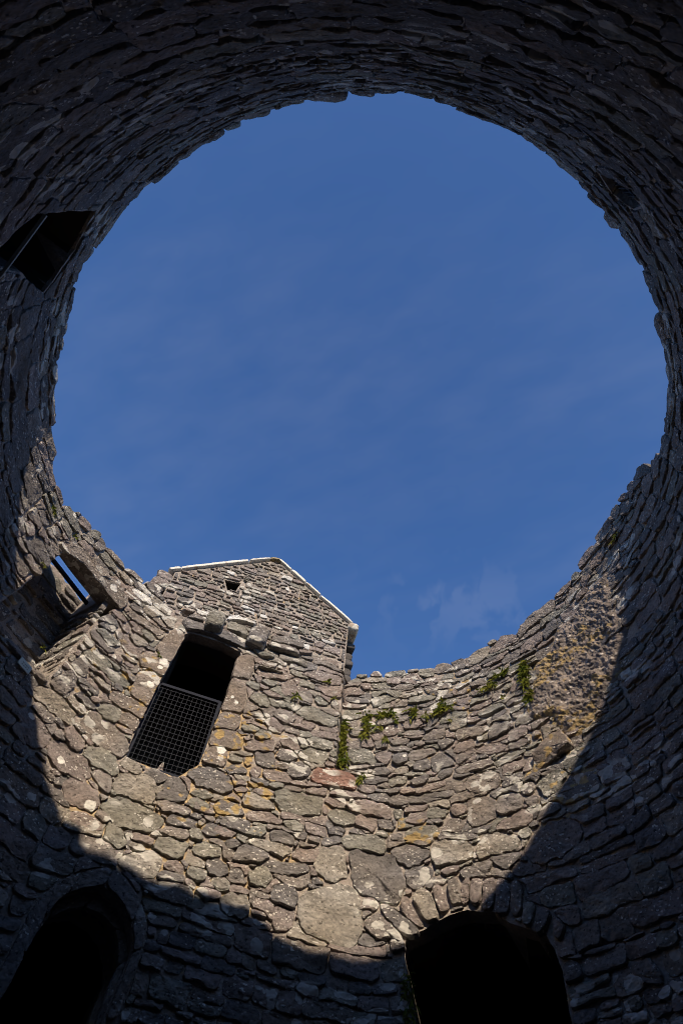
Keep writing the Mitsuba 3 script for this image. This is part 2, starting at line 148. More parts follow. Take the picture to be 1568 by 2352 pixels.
5098,5398 4956,5313 5011,5220 5172,5203 5307,5207 5418,5234|- 6248,5381 6159,5440 5952,5425 5976,5321 6134,5306 6215,5329|- 5465,5140 5217,5174 5002,5200 4861,5128 4879,5087 5010,5057
5257,5064 5498,5091|- 5985,5136 5798,5150 5562,5154 5642,5111 5844,5102|l 5883,4950 5718,5077 5556,5064 5216,4996 5158,4936 5225,4888 5405,4881 5674,4892 5840,4870|- 5681,4868 5520,4872
5225,4847 5174,4815 5251,4779 5468,4745 5576,4798|d 6204,4800 6153,4820 5717,4856 5682,4811 5746,4755 5861,4736 6171,4738|- 5151,4995 5082,5044 4985,5036 4937,4993 5007,4945 5087,4950|-
4658,5386 4510,5432 4209,5447 4126,5366 4170,5319 4356,5241 4539,5227|- 4930,5289 4786,5298 4682,5257 4788,5177 4900,5236|- 5113,4846 4936,4958 4666,5002 4359,4982 4163,4914 4120,4822
4273,4758 4544,4702 4862,4695 5043,4747|- 6054,5884 6001,5957 5768,5979 5706,5922 5869,5868 6004,5854|- 6069,6001 5992,6097 5738,6105 5656,6042 5726,5995 5997,5979|- 5661,5949 5417,5997
5193,5969 5044,5896 5113,5866 5414,5876|- 5339,5755 5173,5800 4867,5806 4708,5773 4777,5746 5086,5727 5278,5711|- 5004,5899 4829,5951 4610,5867 4704,5828 4967,5845|- 4534,5457 4232,5473
4206,5451 4491,5432|- 4805,5064 4729,5120 4580,5180 4388,5147 4388,5084 4535,5063|- 64,7588 -169,7562 -383,7440 -417,7314 -319,7313 -116,7431 59,7535|- 308,7642 135,7608 -72,7411 95,7435
331,7528|- 651,7697 519,7677 384,7583 445,7532 633,7632|- 1026,7674 907,7718 720,7650 781,7531 1001,7551|- 715,7622 495,7515 414,7367 604,7361 815,7476|- 1638,7705 1391,7713 1157,7682
1026,7563 1389,7647 1636,7619|- 1640,7580 1476,7635 1138,7568 1163,7515 1471,7505|- 1409,7496 1145,7499 898,7446 961,7399 1200,7423|- 2307,7629 2121,7680 1774,7655 1749,7523 2055,7531
2308,7531|- 2142,7360 1966,7486 1726,7495 1583,7433 1653,7350 1866,7317|- 2579,7554 2464,7567 2354,7474 2448,7431 2597,7470|- 3137,7452 2966,7523 2628,7508 2675,7443 2978,7418|- 2949,7293
2683,7392 2398,7381 2476,7283 2744,7229 2933,7196|- 2437,7295 2359,7392 2172,7361 2184,7276 2369,7233|- 2685,7195 2534,7246 2370,7197 2437,7151 2674,7136|- 2321,7220 2165,7263 1991,7218
2061,7175|- 4248,7284 4023,7399 3627,7468 3209,7492 3183,7332 3372,7306 3903,7278 4176,7222|- 3202,7324 3038,7325 2934,7276 3012,7240 3186,7263|- 1294,7165 1158,7188 987,7122 1106,7088
1281,7117|- 1568,7043 1292,7051 1182,7001 1279,6951 1501,6958|- 1185,6931 1056,6936 920,6880 978,6838 1148,6867|- 343,7170 197,7148 89,7080 157,7046 304,7090|- 752,7375 590,7369 508,7310
591,7286 738,7299|- 1941,6659 1835,6734 1653,6711 1670,6642 1784,6591 1983,6561|- 1502,6872 1385,6890 1311,6817 1449,6783|- 1856,6814 1584,6828 1636,6781 1840,6787|- -395,7293 -531,7343
-725,7173 -472,7089 -281,7175"""
VOUSSOIRS = """- 6999,4616 6948,4683 6794,4692 6678,4640 6618,4524 6599,4451 6661,4426 6807,4433 6887,4515 6913,4553|- 6673,4678 6607,4713 6518,4692 6408,4534 6445,4492 6565,4478|- 6420,4724 6272,4768
6220,4647 6210,4549 6378,4532 6411,4601|- 7180,4622 7103,4650 7015,4594 6962,4503 6823,4412 6855,4392 6983,4418 7127,4479 7183,4554|- 7529,4597 7438,4604 7258,4526 7055,4449 6900,4373
7033,4329 7219,4375 7437,4485|- 7755,4414 7701,4477 7557,4529 7378,4441 7148,4332 7193,4292 7378,4336 7479,4309 7623,4347|- 6191,4711 6034,4723 6118,4529 6229,4532|- 6037,4710 5833,4703
5939,4501 6096,4515|- 5822,4695 5629,4693 5755,4454 5936,4465|- 5621,4680 5428,4643 5541,4397 5743,4412|- 5408,4628 5231,4593 5345,4369 5510,4382|- 5270,4465 5104,4420 5238,4278 5349,4297|-
5085,4406 4899,4335 5054,4213 5206,4215|- 4887,4311 4746,4215 4858,4135 4946,4168|- 7373,4337 7158,4334 7114,4254 7327,4224"""
JAMBS = """- 12934,6390 12877,6507 12531,6552 12343,6465 12359,6261 12559,6297 12826,6309|- 12763,5937 12805,6178 12769,6258 12516,6286 12361,6219 12371,5977 12369,5839 12550,5873 12748,5915|-
13084,5748 13075,5851 12880,5883 12524,5861 12370,5815 12377,5670 12617,5724 12850,5734|- 12723,5571 12738,5684 12639,5707 12392,5666 12387,5513 12547,5552|- 12648,6836 12562,6993 12439,6993
12308,6927 12284,6867 12319,6485 12551,6516 12721,6609|- 11010,6547 11007,6704 11018,6873 10823,6964 10636,6925 10573,6751 10609,6594 10810,6581|- 11027,6071 10994,6316 11013,6531 10805,6570
10657,6497 10557,6376 10555,6228 10565,6108 10793,6091|- 11065,5817 11008,6056 10784,6073 10551,6079 10539,5963 10605,5883 10847,5869|y 11046,5624 11049,5808 10842,5858 10537,5872 10383,5811
10357,5711 10476,5662 10730,5646|- 11066,5425 11058,5611 10757,5658 10620,5626 10596,5504 10640,5439 10849,5430"""
DOOR_LINTEL = """- 12497,7168 12415,7209 12040,7203 11506,7198 10910,7166 10745,7069 10923,6980 11238,7040 11735,7056 12136,7056 12314,6993"""
WINDOW_LINTEL = """- 15696,6601 15586,6716 15267,6815 14745,6889 14062,6931 13719,6916 13710,6852 13760,6712 13963,6715 14371,6707 15032,6671 15581,6572"""
LEDGE = """w 11591,7465 11327,7533 10815,7528 10887,7455 11288,7449 11537,7405|- 10338,7368 10009,7462 9504,7418 9482,7336 9854,7303 10308,7287|- 11508,7394 11115,7400 10879,7208 11174,7208
11479,7240|- 10738,7054 10632,7094 10146,7053 10152,7003 10537,6984|- 10088,7099 9962,7168 9302,7124 9283,7047 9673,7043 10015,7033|- 10508,6800 10382,6843 9804,6844 10028,6797|- 9616,7271
9259,7352 9243,7287 9570,7197|- 9824,7207 9844,7271 9678,7308 9678,7223|- 10360,7223 10305,7279 9897,7276 9852,7218 10069,7187|- 12424,7224 12328,7324 12054,7271 12048,7219|- 12595,7303
12530,7377 12335,7377 12328,7324 12486,7297"""
DOOR = """- 12316,6966 12222,7022 11948,7031 11416,7030 10990,6977 10955,6925 10972,6563 11015,6061 11087,5407 11404,5213 12336,5262 12370,5360 12379,5522 12380,5822 12364,6218 12342,6464 12332,6506"""
WIN = """- 15507,6440 13843,6713 14056,6387 14150,5928 14221,5458 14139,5430 14810,5440 15578,5396 15997,5341 15699,5580 15599,5871"""
ARCHL = """- 11273,3436 11266,3642 11242,3792 11331,3910 11466,4005 11686,4069 11963,4083 12170,4033 12335,3943 12389,3826 12404,3693 12404,3527 12454,3384"""
ARCHLR = """- 11214,3442 11183,3651 11145,3838 11185,3905 11289,3995 11522,4115 11859,4200 12074,4154 12286,4090 12389,4003 12432,3889 12447,3782 12467,3648 12473,3500 12519,3376"""
ARCHLO = """- 11079,3456 11041,3667 11049,3863 11093,4034 11296,4160 11621,4282 11862,4324 12014,4302 12219,4251 12382,4185 12499,4092 12598,3990 12625,3868 12626,3679 12627,3504"""
ARCHR = """- 7040,3782 7099,4000 7162,4244 7112,4332 6816,4393 6416,4479 6162,4497 5756,4448 5352,4293 5068,4226 4989,4110 4944,3965 4974,3749 4971,3679"""
RECL = """- -14117,5910 -14123,6884 -14931,6967 -15465,6811 -15649,6712 -15148,6202 -14997,5887 -14825,5595"""
RECR = """- -6105,6585 -5915,6238 -5488,6231 -5395,6520 -5675,6720"""
PANEL = """- 4279,6419 4037,6735 3650,6804 3310,7008 2967,7030 2310,7160 1812,7112 1909,6867 2029,6574 1978,6383 2167,6233 2578,5956 3037,5799 3469,5629 3766,5682 4012,5805 4038,5977 4469,6008
4502,6205"""
RIM = """- -9361,7101 -10099,7311 -10808,7539 -11470,7619 -12093,7582 -12694,7704 -13301,7724 -13795,7548 -14044,7452 -14574,7501 -14876,7373 -15139,7360 -15518,7309 -15922,7370 -16436,7377
-16925,7327 -17542,7204 17957,7179 17354,7161 16752,7004 16131,6960 15707,7161 15479,7198 15349,7199 14895,7226 14686,7254 14168,7276 13928,7325 13707,7320 13481,7374 12781,7268 12448,7233
11539,7476 10904,7464 9998,7445 9477,7443 9025,7285 8904,7298 8486,7219 8403,7149 8106,7272 7720,7286 7600,7336 7395,7297 6933,7336 6523,7316 6313,7344 5953,7315 5629,7358 5414,7365
4920,7392 4542,7364 4271,7340 3662,7519 3206,7453 2939,7472 2396,7482 2049,7555 1620,7648 1080,7625 639,7664 218,7650 -272,7508 -454,7333 -699,7283 -1104,7260 -1806,7198 -2510,7223
-3219,7222 -3590,7289 -4301,7182 -4656,7253 -5170,7262 -5717,7270 -6315,7238 -7104,7149 -7610,7185 -7933,7311 -8305,7200 -8791,7001"""
FERNS = [["G0", 83.203, 6.496], ["G1", 80.82, 6.544], ["G2", 83.764, 6.309], ["G3", 80.711, 6.422], ["G4", 83.983, 6.181], ["G5", 84.507, 5.965], ["G6", 82.4, 5.992], ["G7", 78.473, 6.358], ["G8", 78.226, 6.628], ["G9", 75.722, 6.446], ["G10", 75.356, 6.636], ["G11", 73.302, 6.642], ["G12", 74.312, 6.285], ["G13", 72.093, 6.538], ["G14", 68.204, 6.577], ["G15", 68.141, 6.66], ["G16", 65.588, 6.535], ["G17", 61.881, 6.679], ["G18", 62.235, 6.586], ["G19", 63.505, 6.563], ["G20", 60.577, 6.588], ["G21", 60.367, 6.422], ["G22", 69.027, 6.267], ["G23", 78.459, 5.796], ["G24", 79.296, 5.711], ["G25", 87.413, 6.932], ["G26", 85.905, 6.71], ["I0", 42.866, 6.793], ["I1", 42.814, 6.703], ["I2", 43.344, 6.634], ["I3", 43.342, 6.535], ["I4", 42.938, 6.386], ["I5", 43.786, 6.294], ["I6", 47.035, 6.827], ["I7", 49.34, 6.806], ["I8", 52.31, 6.696], ["I9", 50.298, 6.716], ["I10", 48.749, 6.478], ["I11", 53.973, 6.339], ["E0", 94.619, 6.566], ["K0", 11.092, 7.344], ["K1", 13.084, 7.332], ["A0", 163.232, 6.696], ["A1", 162.086, 6.688], ["A2", 155.22, 6.83], ["A3", 156.408, 6.227], ["B0", 126.052, 6.518], ["B1", 146.143, 5.639]]


# ---------------------------------------------------------------- materials
LICHEN = [(110.2, 5.75, .45), (109.2, 5.5, .4), (107.5, 5.6, .5), (103, 5.5, .6), (104, 5.9, .5), (124.5, 5.9, .35), (127, 6.1, .45), (113, 5.1, .35),
          (105, 5.2, .5), (108, 4.7, .5), (38, 5.9, .35), (41, 6.3, .3), (39, 5.75, .35), (100, 4.4, .4), (120, 4.85, .4), (112, 4.5, .5), (60, 6.75, .3), (42, 5.2, .3), (45, 5.0, .25), (70, 5.2, .25), (128, 4.7, .3)]
STONE_LICHEN = [q for q in LICHEN if q[1] > 5.15]
LCS = [(R * math.cos(math.radians(t)), R * math.sin(math.radians(t)), z, w) for t, z, w in STONE_LICHEN]
LC = [(R * math.cos(math.radians(t)), R * math.sin(math.radians(t)), z, w) for t, z, w in LICHEN]


SPOTS = [(-2.259, 1.77, 6.835, 0.055), (-2.037, 2.022, 7.126, 0.07), (-1.611, 2.297, 6.097, 0.035), (-1.634, 2.292, 6.126, 0.02), (-1.946, 2.109, 4.962, 0.04), (-1.631, 2.293, 4.73, 0.05), (-2.218, 1.821, 5.111, 0.04), (-0.789, 2.485, 5.613, 0.05), (-0.777, 2.487, 5.524, 0.03), (-0.78, 2.487, 6.225, 0.025), (-0.352, 2.586, 4.851, 0.03), (-1.592, 2.301, 6.449, 0.05), (-1.602, 2.299, 6.357, 0.03), (-0.834, 2.474, 6.275, 0.018), (0.958, 2.705, 6.047, 0.02), (0.785, 2.76, 6.448, 0.022), (-2.175, 1.873, 7.168, 0.03), (-2.669, 1.056, 7.005, 0.03)]


def lichen_np(P):
    return np.clip(sum(np.exp(-((P - np.array(c[:3])) ** 2).sum(-1) / (2 * (c[3] * .55) ** 2)) for c in LCS), 0, 1)


def pick(t, stops):
    c = mi.Color3f(stops[0][1])
    for edge, col in stops[1:]:
        c = dr.select(t > edge, mi.Color3f(col), c)
    return c


def stone_color(p, n, uv):
    t = uv.x
    base = pick(t, [(0, (0.164, 0.147, 0.139)), (.30, (0.176, 0.150, 0.143)), (.50, (0.163, 0.158, 0.143)), (.64, (0.124, 0.116, 0.116)), (.78, (0.211, 0.194, 0.175)), (.88, (0.185, 0.112, 0.093)), (.91, (0.429, 0.427, 0.426)), (.94, (0.163, 0.139, 0.125)), (.97, (0.222, 0.183, 0.116))])
    sh = t * 371.0
    big = fbm(p.x * 7 + sh, p.y * 7, p.z * 9, 3)
    c = base * (0.60 + 0.80 * big)
    c = c * (0.46 + 0.72 * noise(p.x * 58, p.y * 58, p.z * 58) + .36 * noise(p.x * 130, p.y * 130, p.z * 130))
    dark = smoothstep(.78, .90, noise(p.x * 52 + 9, p.y * 52, p.z * 52))
    c = mix(c, c * .40, dark)
    tint = noise(p.x * 3.3, p.y * 3.3 + 7, p.z * 4.1)
    c = c * mi.Color3f(1.0 + .10 * (tint - .5), 1.0, 1.0 - .16 * (tint - .5))
    fleck = smoothstep(.74, .82, noise(p.x * 62, p.y * 62 + 3, p.z * 62)) * smoothstep(.35, .6, noise(p.x * 5, p.y * 5, p.z * 5 + 2))
    c = mix(c, (.50, .48, .45), fleck * .85)
    patch = smoothstep(.66, .70, noise(p.x * 11 + 2, p.y * 11, p.z * 12) + .10 * noise(p.x * 60, p.y * 60, p.z * 60)) * smoothstep(.54, .64, noise(p.x * 2.4, p.y * 2.4 + 5, p.z * 2.4))
    c = mix(c, mi.Color3f(.46, .45, .425) * (.7 + .5 * noise(p.x * 45, p.y * 45, p.z * 45)), patch * .85)
    amt = uv.y
    och = fbm(p.x * 13, p.y * 13, p.z * 13 + 4, 4)
    o = smoothstep(.70 - .17 * amt, .76 - .17 * amt, och) * smoothstep(.08, .3, amt)
    for x, y, z, r in SPOTS:
        d = dr.sqrt(dr.square(p.x - x) + dr.square(p.y - y) + dr.square(p.z - z)) / r + .5 * (noise(p.x * 30, p.y * 30, p.z * 30) - .5)
        c = mix(c, mi.Color3f(.60, .59, .56) * (.75 + .4 * noise(p.x * 60, p.y * 60, p.z * 60)), smoothstep(1.0, .8, d))
    return mix(c, mi.Color3f(.33, .235, .10) * (.6 + .7 * noise(p.x * 40, p.y * 40, p.z * 40)), o * .85)


def rough_height(p, n, uv):
    return 0.55 * fbm(p.x * 32, p.y * 32, p.z * 32, 3) + 0.22 * noise(p.x * 120, p.y * 120, p.z * 120)


def mortar_color(p, n, uv):
    big = fbm(p.x * 4, p.y * 4, p.z * 4, 3)
    c = mix((.205, .178, .164), (.315, .28, .255), big)
    c = c * (0.70 + 0.60 * noise(p.x * 70, p.y * 70, p.z * 70))
    c = mix(c, (.16, .13, .11), smoothstep(.62, .8, fbm(p.x * 9, p.y * 9, p.z * 9 + 8, 3)) * .6)
    amt = mi.Float(0)
    for x, y, z, w in LC:
        amt = amt + dr.exp(-(dr.square(p.x - x) + dr.square(p.y - y) + dr.square(p.z - z)) / (2 * (w * .6) ** 2))
    amt = dr.minimum(amt, 1) * .85 + .02
    och = fbm(p.x * 10, p.y * 10, p.z * 10 + 4, 3)
    o = smoothstep(.70 - .34 * amt, .80 - .34 * amt, och)
    return mix(c, mi.Color3f(.42, .305, .16) * (.6 + .7 * noise(p.x * 40, p.y * 40, p.z * 40)), o * .7)


def panel_color(p, n, uv):
    big = fbm(p.x * 6, p.y * 6, p.z * 6, 4)
    c = mix((.10, .088, .085), (.23, .195, .175), smoothstep(.3, .7, big))
    c = c * (0.6 + .8 * noise(p.x * 60, p.y * 60, p.z * 60))
    c = mix(c, (.48, .44, .40), smoothstep(.74, .82, noise(p.x * 34, p.y * 34 + 3, p.z * 34)) * .7)
    och = fbm(p.x * 3.2, p.y * 3.2, p.z * 3.2 + 3, 3) * .6 + .4 * fbm(p.x * 22, p.y * 22, p.z * 22, 3)
    return mix(c, mi.Color3f(.33, .235, .095) * (.5 + .9 * noise(p.x * 50, p.y * 50, p.z * 50)), smoothstep(.53, .60, och) * .7)


def bsdf(name, color, rough=.9, bump=None, spec=.2):
    b = {'type': 'principled', 'base_color': color, 'roughness': rough, 'specular': spec}
    if bump: b = {'type': 'bumpmap', 'arbitrary': proc(bump[0], 2e-3), 'scale': bump[1], 'bsdf': b}
    scene[name] = {'type': 'twosided', 'bsdf': b}


bsdf('stone_material', proc(stone_color), .92, (rough_height, .036))
bsdf('mortar_material', proc(mortar_color), .95, (rough_height, .03))
bsdf('panel_material', proc(panel_color), .95, (rough_height, .03))
bsdf('shade_black', {'type': 'rgb', 'value': (.045, .040, .036)}, .95)  # near-black tone standing in for the shade inside the openings
bsdf('gate_steel', {'type': 'rgb', 'value': (.018, .021, .032)}, .8, spec=.12)
bsdf('wire_steel', {'type': 'rgb', 'value': (.05, .055, .07)}, .8, spec=.12)
bsdf('black_bar', {'type': 'rgb', 'value': (.02, .02, .022)}, .6)
bsdf('plaque_white', {'type': 'rgb', 'value': (.55, .57, .50)}, .6)
bsdf('plaque_print', {'type': 'rgb', 'value': (.30, .31, .28)}, .6)
bsdf('rod_pale', {'type': 'rgb', 'value': (.24, .24, .21)}, .7)
bsdf('slate_dark', proc(lambda p, n, uv: mi.Color3f(.07, .065, .065) * (.6 + .8 * fbm(p.x * 20, p.y * 20, p.z * 20, 3))), .8)
bsdf('coping_material', proc(lambda p, n, uv: mix(mi.Color3f(.56, .54, .50) * (.8 + .4 * noise(p.x * 40, p.y * 40, p.z * 40)), (.36, .30, .25), smoothstep(.62, .70, fbm(p.x * 9, p.y * 9, p.z * 9, 3)))), .9)
bsdf('earth', proc(lambda p, n, uv: mi.Color3f(.10, .085, .065) * (.6 + .8 * fbm(p.x * 3, p.y * 3, p.z * 3, 4))), .95)
bsdf('turf', proc(lambda p, n, uv: mix((.05, .075, .02), (.10, .11, .035), fbm(p.x * .4, p.y * .4, 0, 4))), .95)


def leaf_color(p, n, uv):
    return mix((.045, .082, .013), (.19, .18, .035), noise(p.x * 14, p.y * 14, p.z * 14)) * (.6 + .7 * noise(p.x * 50, p.y * 50, p.z * 50))


scene['fern_leaf'] = {'type': 'principledthin', 'base_color': proc(leaf_color), 'roughness': .6, 'diff_trans': .6, 'spec_trans': 0.0}

# ---------------------------------------------------------------- the wall's inner face
CA, CB = math.radians(84), math.radians(128)
PA, PB = 2.78 * np.array([math.cos(CA), math.sin(CA)]), 2.9 * np.array([math.cos(CB), math.sin(CB)])
TV = (PB - PA) / np.linalg.norm(PB - PA)
NV = np.array([-TV[1], TV[0]])
if NV @ PA < 0: NV = -NV
DN, PHI = float(NV @ PA), math.atan2(NV[1], NV[0])
ZSTEP = 5.90


def wall_r(th, z):
    th, z = np.asarray(th, float), np.asarray(z, float)
    th = (th + math.pi * .75) % (2 * math.pi) - math.pi * .75
    d = np.cos(th - PHI)
    ch = DN / np.where(np.abs(d) < .2, .2, d)
    r = np.where((th > CA) & (th < CB), np.minimum(ch, R), R)
    k = np.clip((CA - th) / math.radians(9), 0, 1); k = 1 - k * k * (3 - 2 * k)
    low = np.clip((ZSTEP - z) / .12, 0, 1)
    return np.where(th <= CA, R - .12 * k * low, r)


def wall_map(s, z, h):
    th = s / R
    r = wall_r(th, z) - h
    return np.stack([r * np.cos(th), r * np.sin(th), z + 0 * r], -1)


def decode(text, wrap=-135.0):
    out = []
    for item in text.split('|'):
        tone, *pts = item.split()
        a = np.array([[int(v) for v in q.split(',')] for q in pts], float)
        deg = (a[:, 0] / 100 - wrap) % 360 + wrap
        out.append((tone, np.c_[np.radians(deg) * R, a[:, 1] / 1000]))
    return out


rim = decode(RIM, -180)[0][1]
rim = rim[np.argsort(rim[:, 0])]


def rim_z(th):
    return np.interp(np.asarray(th), rim[:, 0] / R, rim[:, 1], period=2 * math.pi)


WIN = np.array([(154.3, 6.72), (138.4, 6.72), (140.4, 6.39), (141.2, 5.93), (142.0, 5.46), (148.1, 5.44), (155.8, 5.40), (158.5, 5.38), (157, 5.58), (156, 5.87), (155.2, 6.4)])
WIN[:, 0] = np.radians(WIN[:, 0]) * R
DOORP = decode(DOOR)[0][1]
AL, ALR, ALO, AR = decode(ARCHL)[0][1], decode(ARCHLR)[0][1], decode(ARCHLO)[0][1], decode(ARCHR)[0][1]
RL, RR, PANELP = decode(RECL)[0][1], decode(RECR, -180)[0][1], decode(PANEL)[0][1]


def to_floor(a, flip=False):
    """an arched opening's outline carried straight down to just above the floor"""
    i0, i1 = (0, len(a) - 1)
    return np.vstack([[a[i0, 0], .04], a, [a[i1, 0], .04]])


ALf, ALRf, ARf = to_floor(AL), to_floor(ALR), to_floor(AR)


# ---------------------------------------------------------------- mesh helpers
def put(key, mesh, mat, smooth=False, uv=None, label=None, **more):
    k = key
    n = 0
    while k in scene:
        n += 1
        k = f'{key}_{n:03d}'
    scene[k] = mikit.ply(mesh, mat, smooth=smooth, uv=uv)
    entry = dict(more)
    if label: entry['label'] = label
    if entry: labels[k] = entry
    return k


def thing(key, label, category, group=None):
    labels[key] = {'label': label, 'category': category}
    if group: labels[key]['group'] = group


def manifold(v, f):
    return manifold3d.Manifold(manifold3d.Mesh(np.asarray(v, np.float32), np.asarray(f, np.uint32)))


def mesh_of(m):
    q = m.to_mesh()
    return trimesh.Trimesh(np.array(q.vert_properties[:, :3]), np.array(q.tri_verts), process=False)


def radial_cut(poly, r0, r1):
    """prism over an (s, z) outline of the wall, from radius r0 to r1"""
    m = trimesh.creation.extrude_polygon(Polygon(poly).buffer(0), 1.0, engine='earcut')
    m.merge_vertices()
    v = np.array(m.vertices)
    r = np.where(v[:, 2] < .5, r0, r1)
    th = v[:, 0] / R
    w = np.c_[r * np.cos(th), r * np.sin(th), v[:, 1]]
    man = manifold(w, m.faces)
    return man if man.volume() > 0 else manifold(w, m.faces[:, ::-1])


def chord_box(t0, t1, d0, d1, z0, z1):
    """block in the straight wall's frame: t along the wall, d outwards from its face"""
    v, f = [], trimesh.creation.box().faces
    for q in trimesh.creation.box().vertices:
        t, d, z = (t0 if q[0] < 0 else t1), (d0 if q[1] < 0 else d1), (z0 if q[2] < 0 else z1)
        v.append([*(NV * (DN + d) + TV * t), z])
    m = manifold(v, f)
    return m if m.volume() > 0 else manifold(v, f[:, ::-1])


def chord_cut(poly, d0, d1):
    P = poly.copy(); P[:, 0] = DN * np.tan(poly[:, 0] / R - PHI)
    m = trimesh.creation.extrude_polygon(Polygon(P).buffer(0), 1.0, engine='earcut'); m.merge_vertices()
    v = np.array(m.vertices); b = DN + d0 + (d1 - d0) * v[:, 2]
    w = np.c_[NV[0] * b + TV[0] * v[:, 0], NV[1] * b + TV[1] * v[:, 0], v[:, 1]]
    man = manifold(w, m.faces)
    return man if man.volume() > 0 else manifold(w, m.faces[:, ::-1])


def chord_map(t, z, h, set_back=0.0):
    b = DN + set_back - h
    return np.stack([NV[0] * b + TV[0] * t, NV[1] * b + TV[1] * t, z + 0 * b], -1)


def smooth_outline(P, step, rounds=1):
    P = np.asarray(P, float)
    for _ in range(rounds):
        Q = np.roll(P, -1, 0)
        P = np.stack([.86 * P + .14 * Q, .14 * P + .86 * Q], 1).reshape(-1, 2)
    d = np.linalg.norm(np.roll(P, -1, 0) - P, axis=1)
    L = d.sum(); n = int(np.clip(round(L / step), 9, 44))
    c = np.r_[0, np.cumsum(d)]
    t = np.arange(n) / n * L
    Pc = np.vstack([P, P[:1]])
    return np.c_[np.interp(t, c, Pc[:, 0]), np.interp(t, c, Pc[:, 1])]


RINGS = [(1.015, -.9), (1.0, .55), (.982, .90), (.94, 1.0), (.72, 1.03), (.42, 1.04)]
RINGS_LOW = [(1.03, -.9), (1.0, .5), (.88, 1.0), (.45, 1.05)]


def stone(P, mapf, height, seed, step=.03, rings=RINGS, tilt=.80, rough=1.0, base=0.0, lichen=True, tone=None):
    """one faced stone: outline P (n x 2) on a surface mapf(u, v, h); returns vertices, faces, uv"""
    rs = np.random.default_rng(seed)
    O = smooth_outline(P, step)
    if Polygon(O).exterior.is_ccw is False: O = O[::-1]
    n = len(O)
    size = math.sqrt(abs(Polygon(O).area))
    O = O + (meshkit.noise(np.c_[O * 23, np.full(n, seed % 997)]) + .6 * meshkit.noise(np.c_[O * 55, np.full(n, seed % 997)]) - .8)[:, None] * (O - O.mean(0)) / np.maximum(np.linalg.norm(O - O.mean(0), axis=1, keepdims=True), 1e-6) * min(.03, size * .12) * rough
    c = np.array(Polygon(O).centroid.coords[0])
    hv = max(np.ptp(O[:, 1]) / 2, .02); hu = max(np.ptp(O[:, 0]) / 2, .02)
    tu = rs.uniform(-.22, .22)
    q = []
    for s, p in rings:
        q.append(np.c_[c + (O - c) * s, np.full(n, p)])
    q.append(np.array([[*c, 1.05]]))
    A = np.vstack(q)
    h = A[:, 2] * height * (1 - tilt * (A[:, 1] - c[1]) / hv * .8 + tu * (A[:, 0] - c[0]) / hu)
    xn, yn = (A[:, 0] - c[0]) / hu, (A[:, 1] - c[1]) / hv
    for _ in range(3):                                   # broken planes
        an = rs.uniform(0, 2 * math.pi)
        h = np.minimum(h, height * (rs.uniform(1.0, 1.7) - rs.uniform(.3, 1.1) * (xn * math.cos(an) + .7 * yn * math.sin(an))) + .004)
    h = np.where(A[:, 2] < 0, -.03, h)
    pn = np.c_[A[:, :2], np.full(len(A), seed % 991 * .37)]
    w = np.clip(A[:, 2] * 1.2, 0, 1)
    amp = min(.035, .012 + size * .05) * rough
    h = h + w * amp * ((meshkit.noise(pn * 9) - .5) * 1.2 + (meshkit.noise(pn * [24, 30, 1]) - .5) * .9 + (meshkit.noise(pn * [60, 70, 1]) - .5) * .45)
    h = np.where(A[:, 2] < 0, h, np.maximum(h, .002) + .005)
    V = mapf(A[:, 0], A[:, 1], h + base)
    F_ = []
    k = len(rings)
    i = np.arange(n); j = (i + 1) % n
    for a in range(k - 1):
        F_ += [np.c_[a * n + i, a * n + j, (a + 1) * n + j], np.c_[a * n + i, (a + 1) * n + j, (a + 1) * n + i]]
    F_.append(np.c_[(k - 1) * n + i, (k - 1) * n + j, np.full(n, k * n)])
    Fc = np.vstack(F_)
    # orient so that the face looks along +h
    m0 = mapf(np.array([c[0]]), np.array([c[1]]), np.array([0.0]))[0]; m1 = mapf(np.array([c[0]]), np.array([c[1]]), np.array([.1]))[0]
    tri = V[Fc[-1]]
    if np.cross(tri[1] - tri[0], tri[2] - tri[0]) @ (m1 - m0) < 0: Fc = Fc[:, ::-1]
    if tone is None: tone = rs.uniform(0, .875)
    a = float(lichen_np(m0)) if lichen else 0.0
    uv = np.tile([[tone, min(a * rs.uniform(.15, 1.1), 1)]], (len(V), 1))
    return V, Fc, uv


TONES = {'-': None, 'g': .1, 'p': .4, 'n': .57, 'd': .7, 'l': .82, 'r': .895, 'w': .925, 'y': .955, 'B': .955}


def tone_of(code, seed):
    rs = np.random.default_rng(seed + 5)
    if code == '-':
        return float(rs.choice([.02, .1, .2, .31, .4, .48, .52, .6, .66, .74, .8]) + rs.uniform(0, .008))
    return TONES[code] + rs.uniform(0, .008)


def join(parts):
    V, F_, U, o = [], [], [], 0
    for v, f, u in parts:
        V.append(v); F_.append(f + o); U.append(u); o += len(v)
    return np.vstack(V), np.vstack(F_), np.vstack(U)


def put_stone(key, s, **kw):
    V, Fc, uv = s
    return put(key, (V, Fc), 'stone_material', True, uv, **kw)


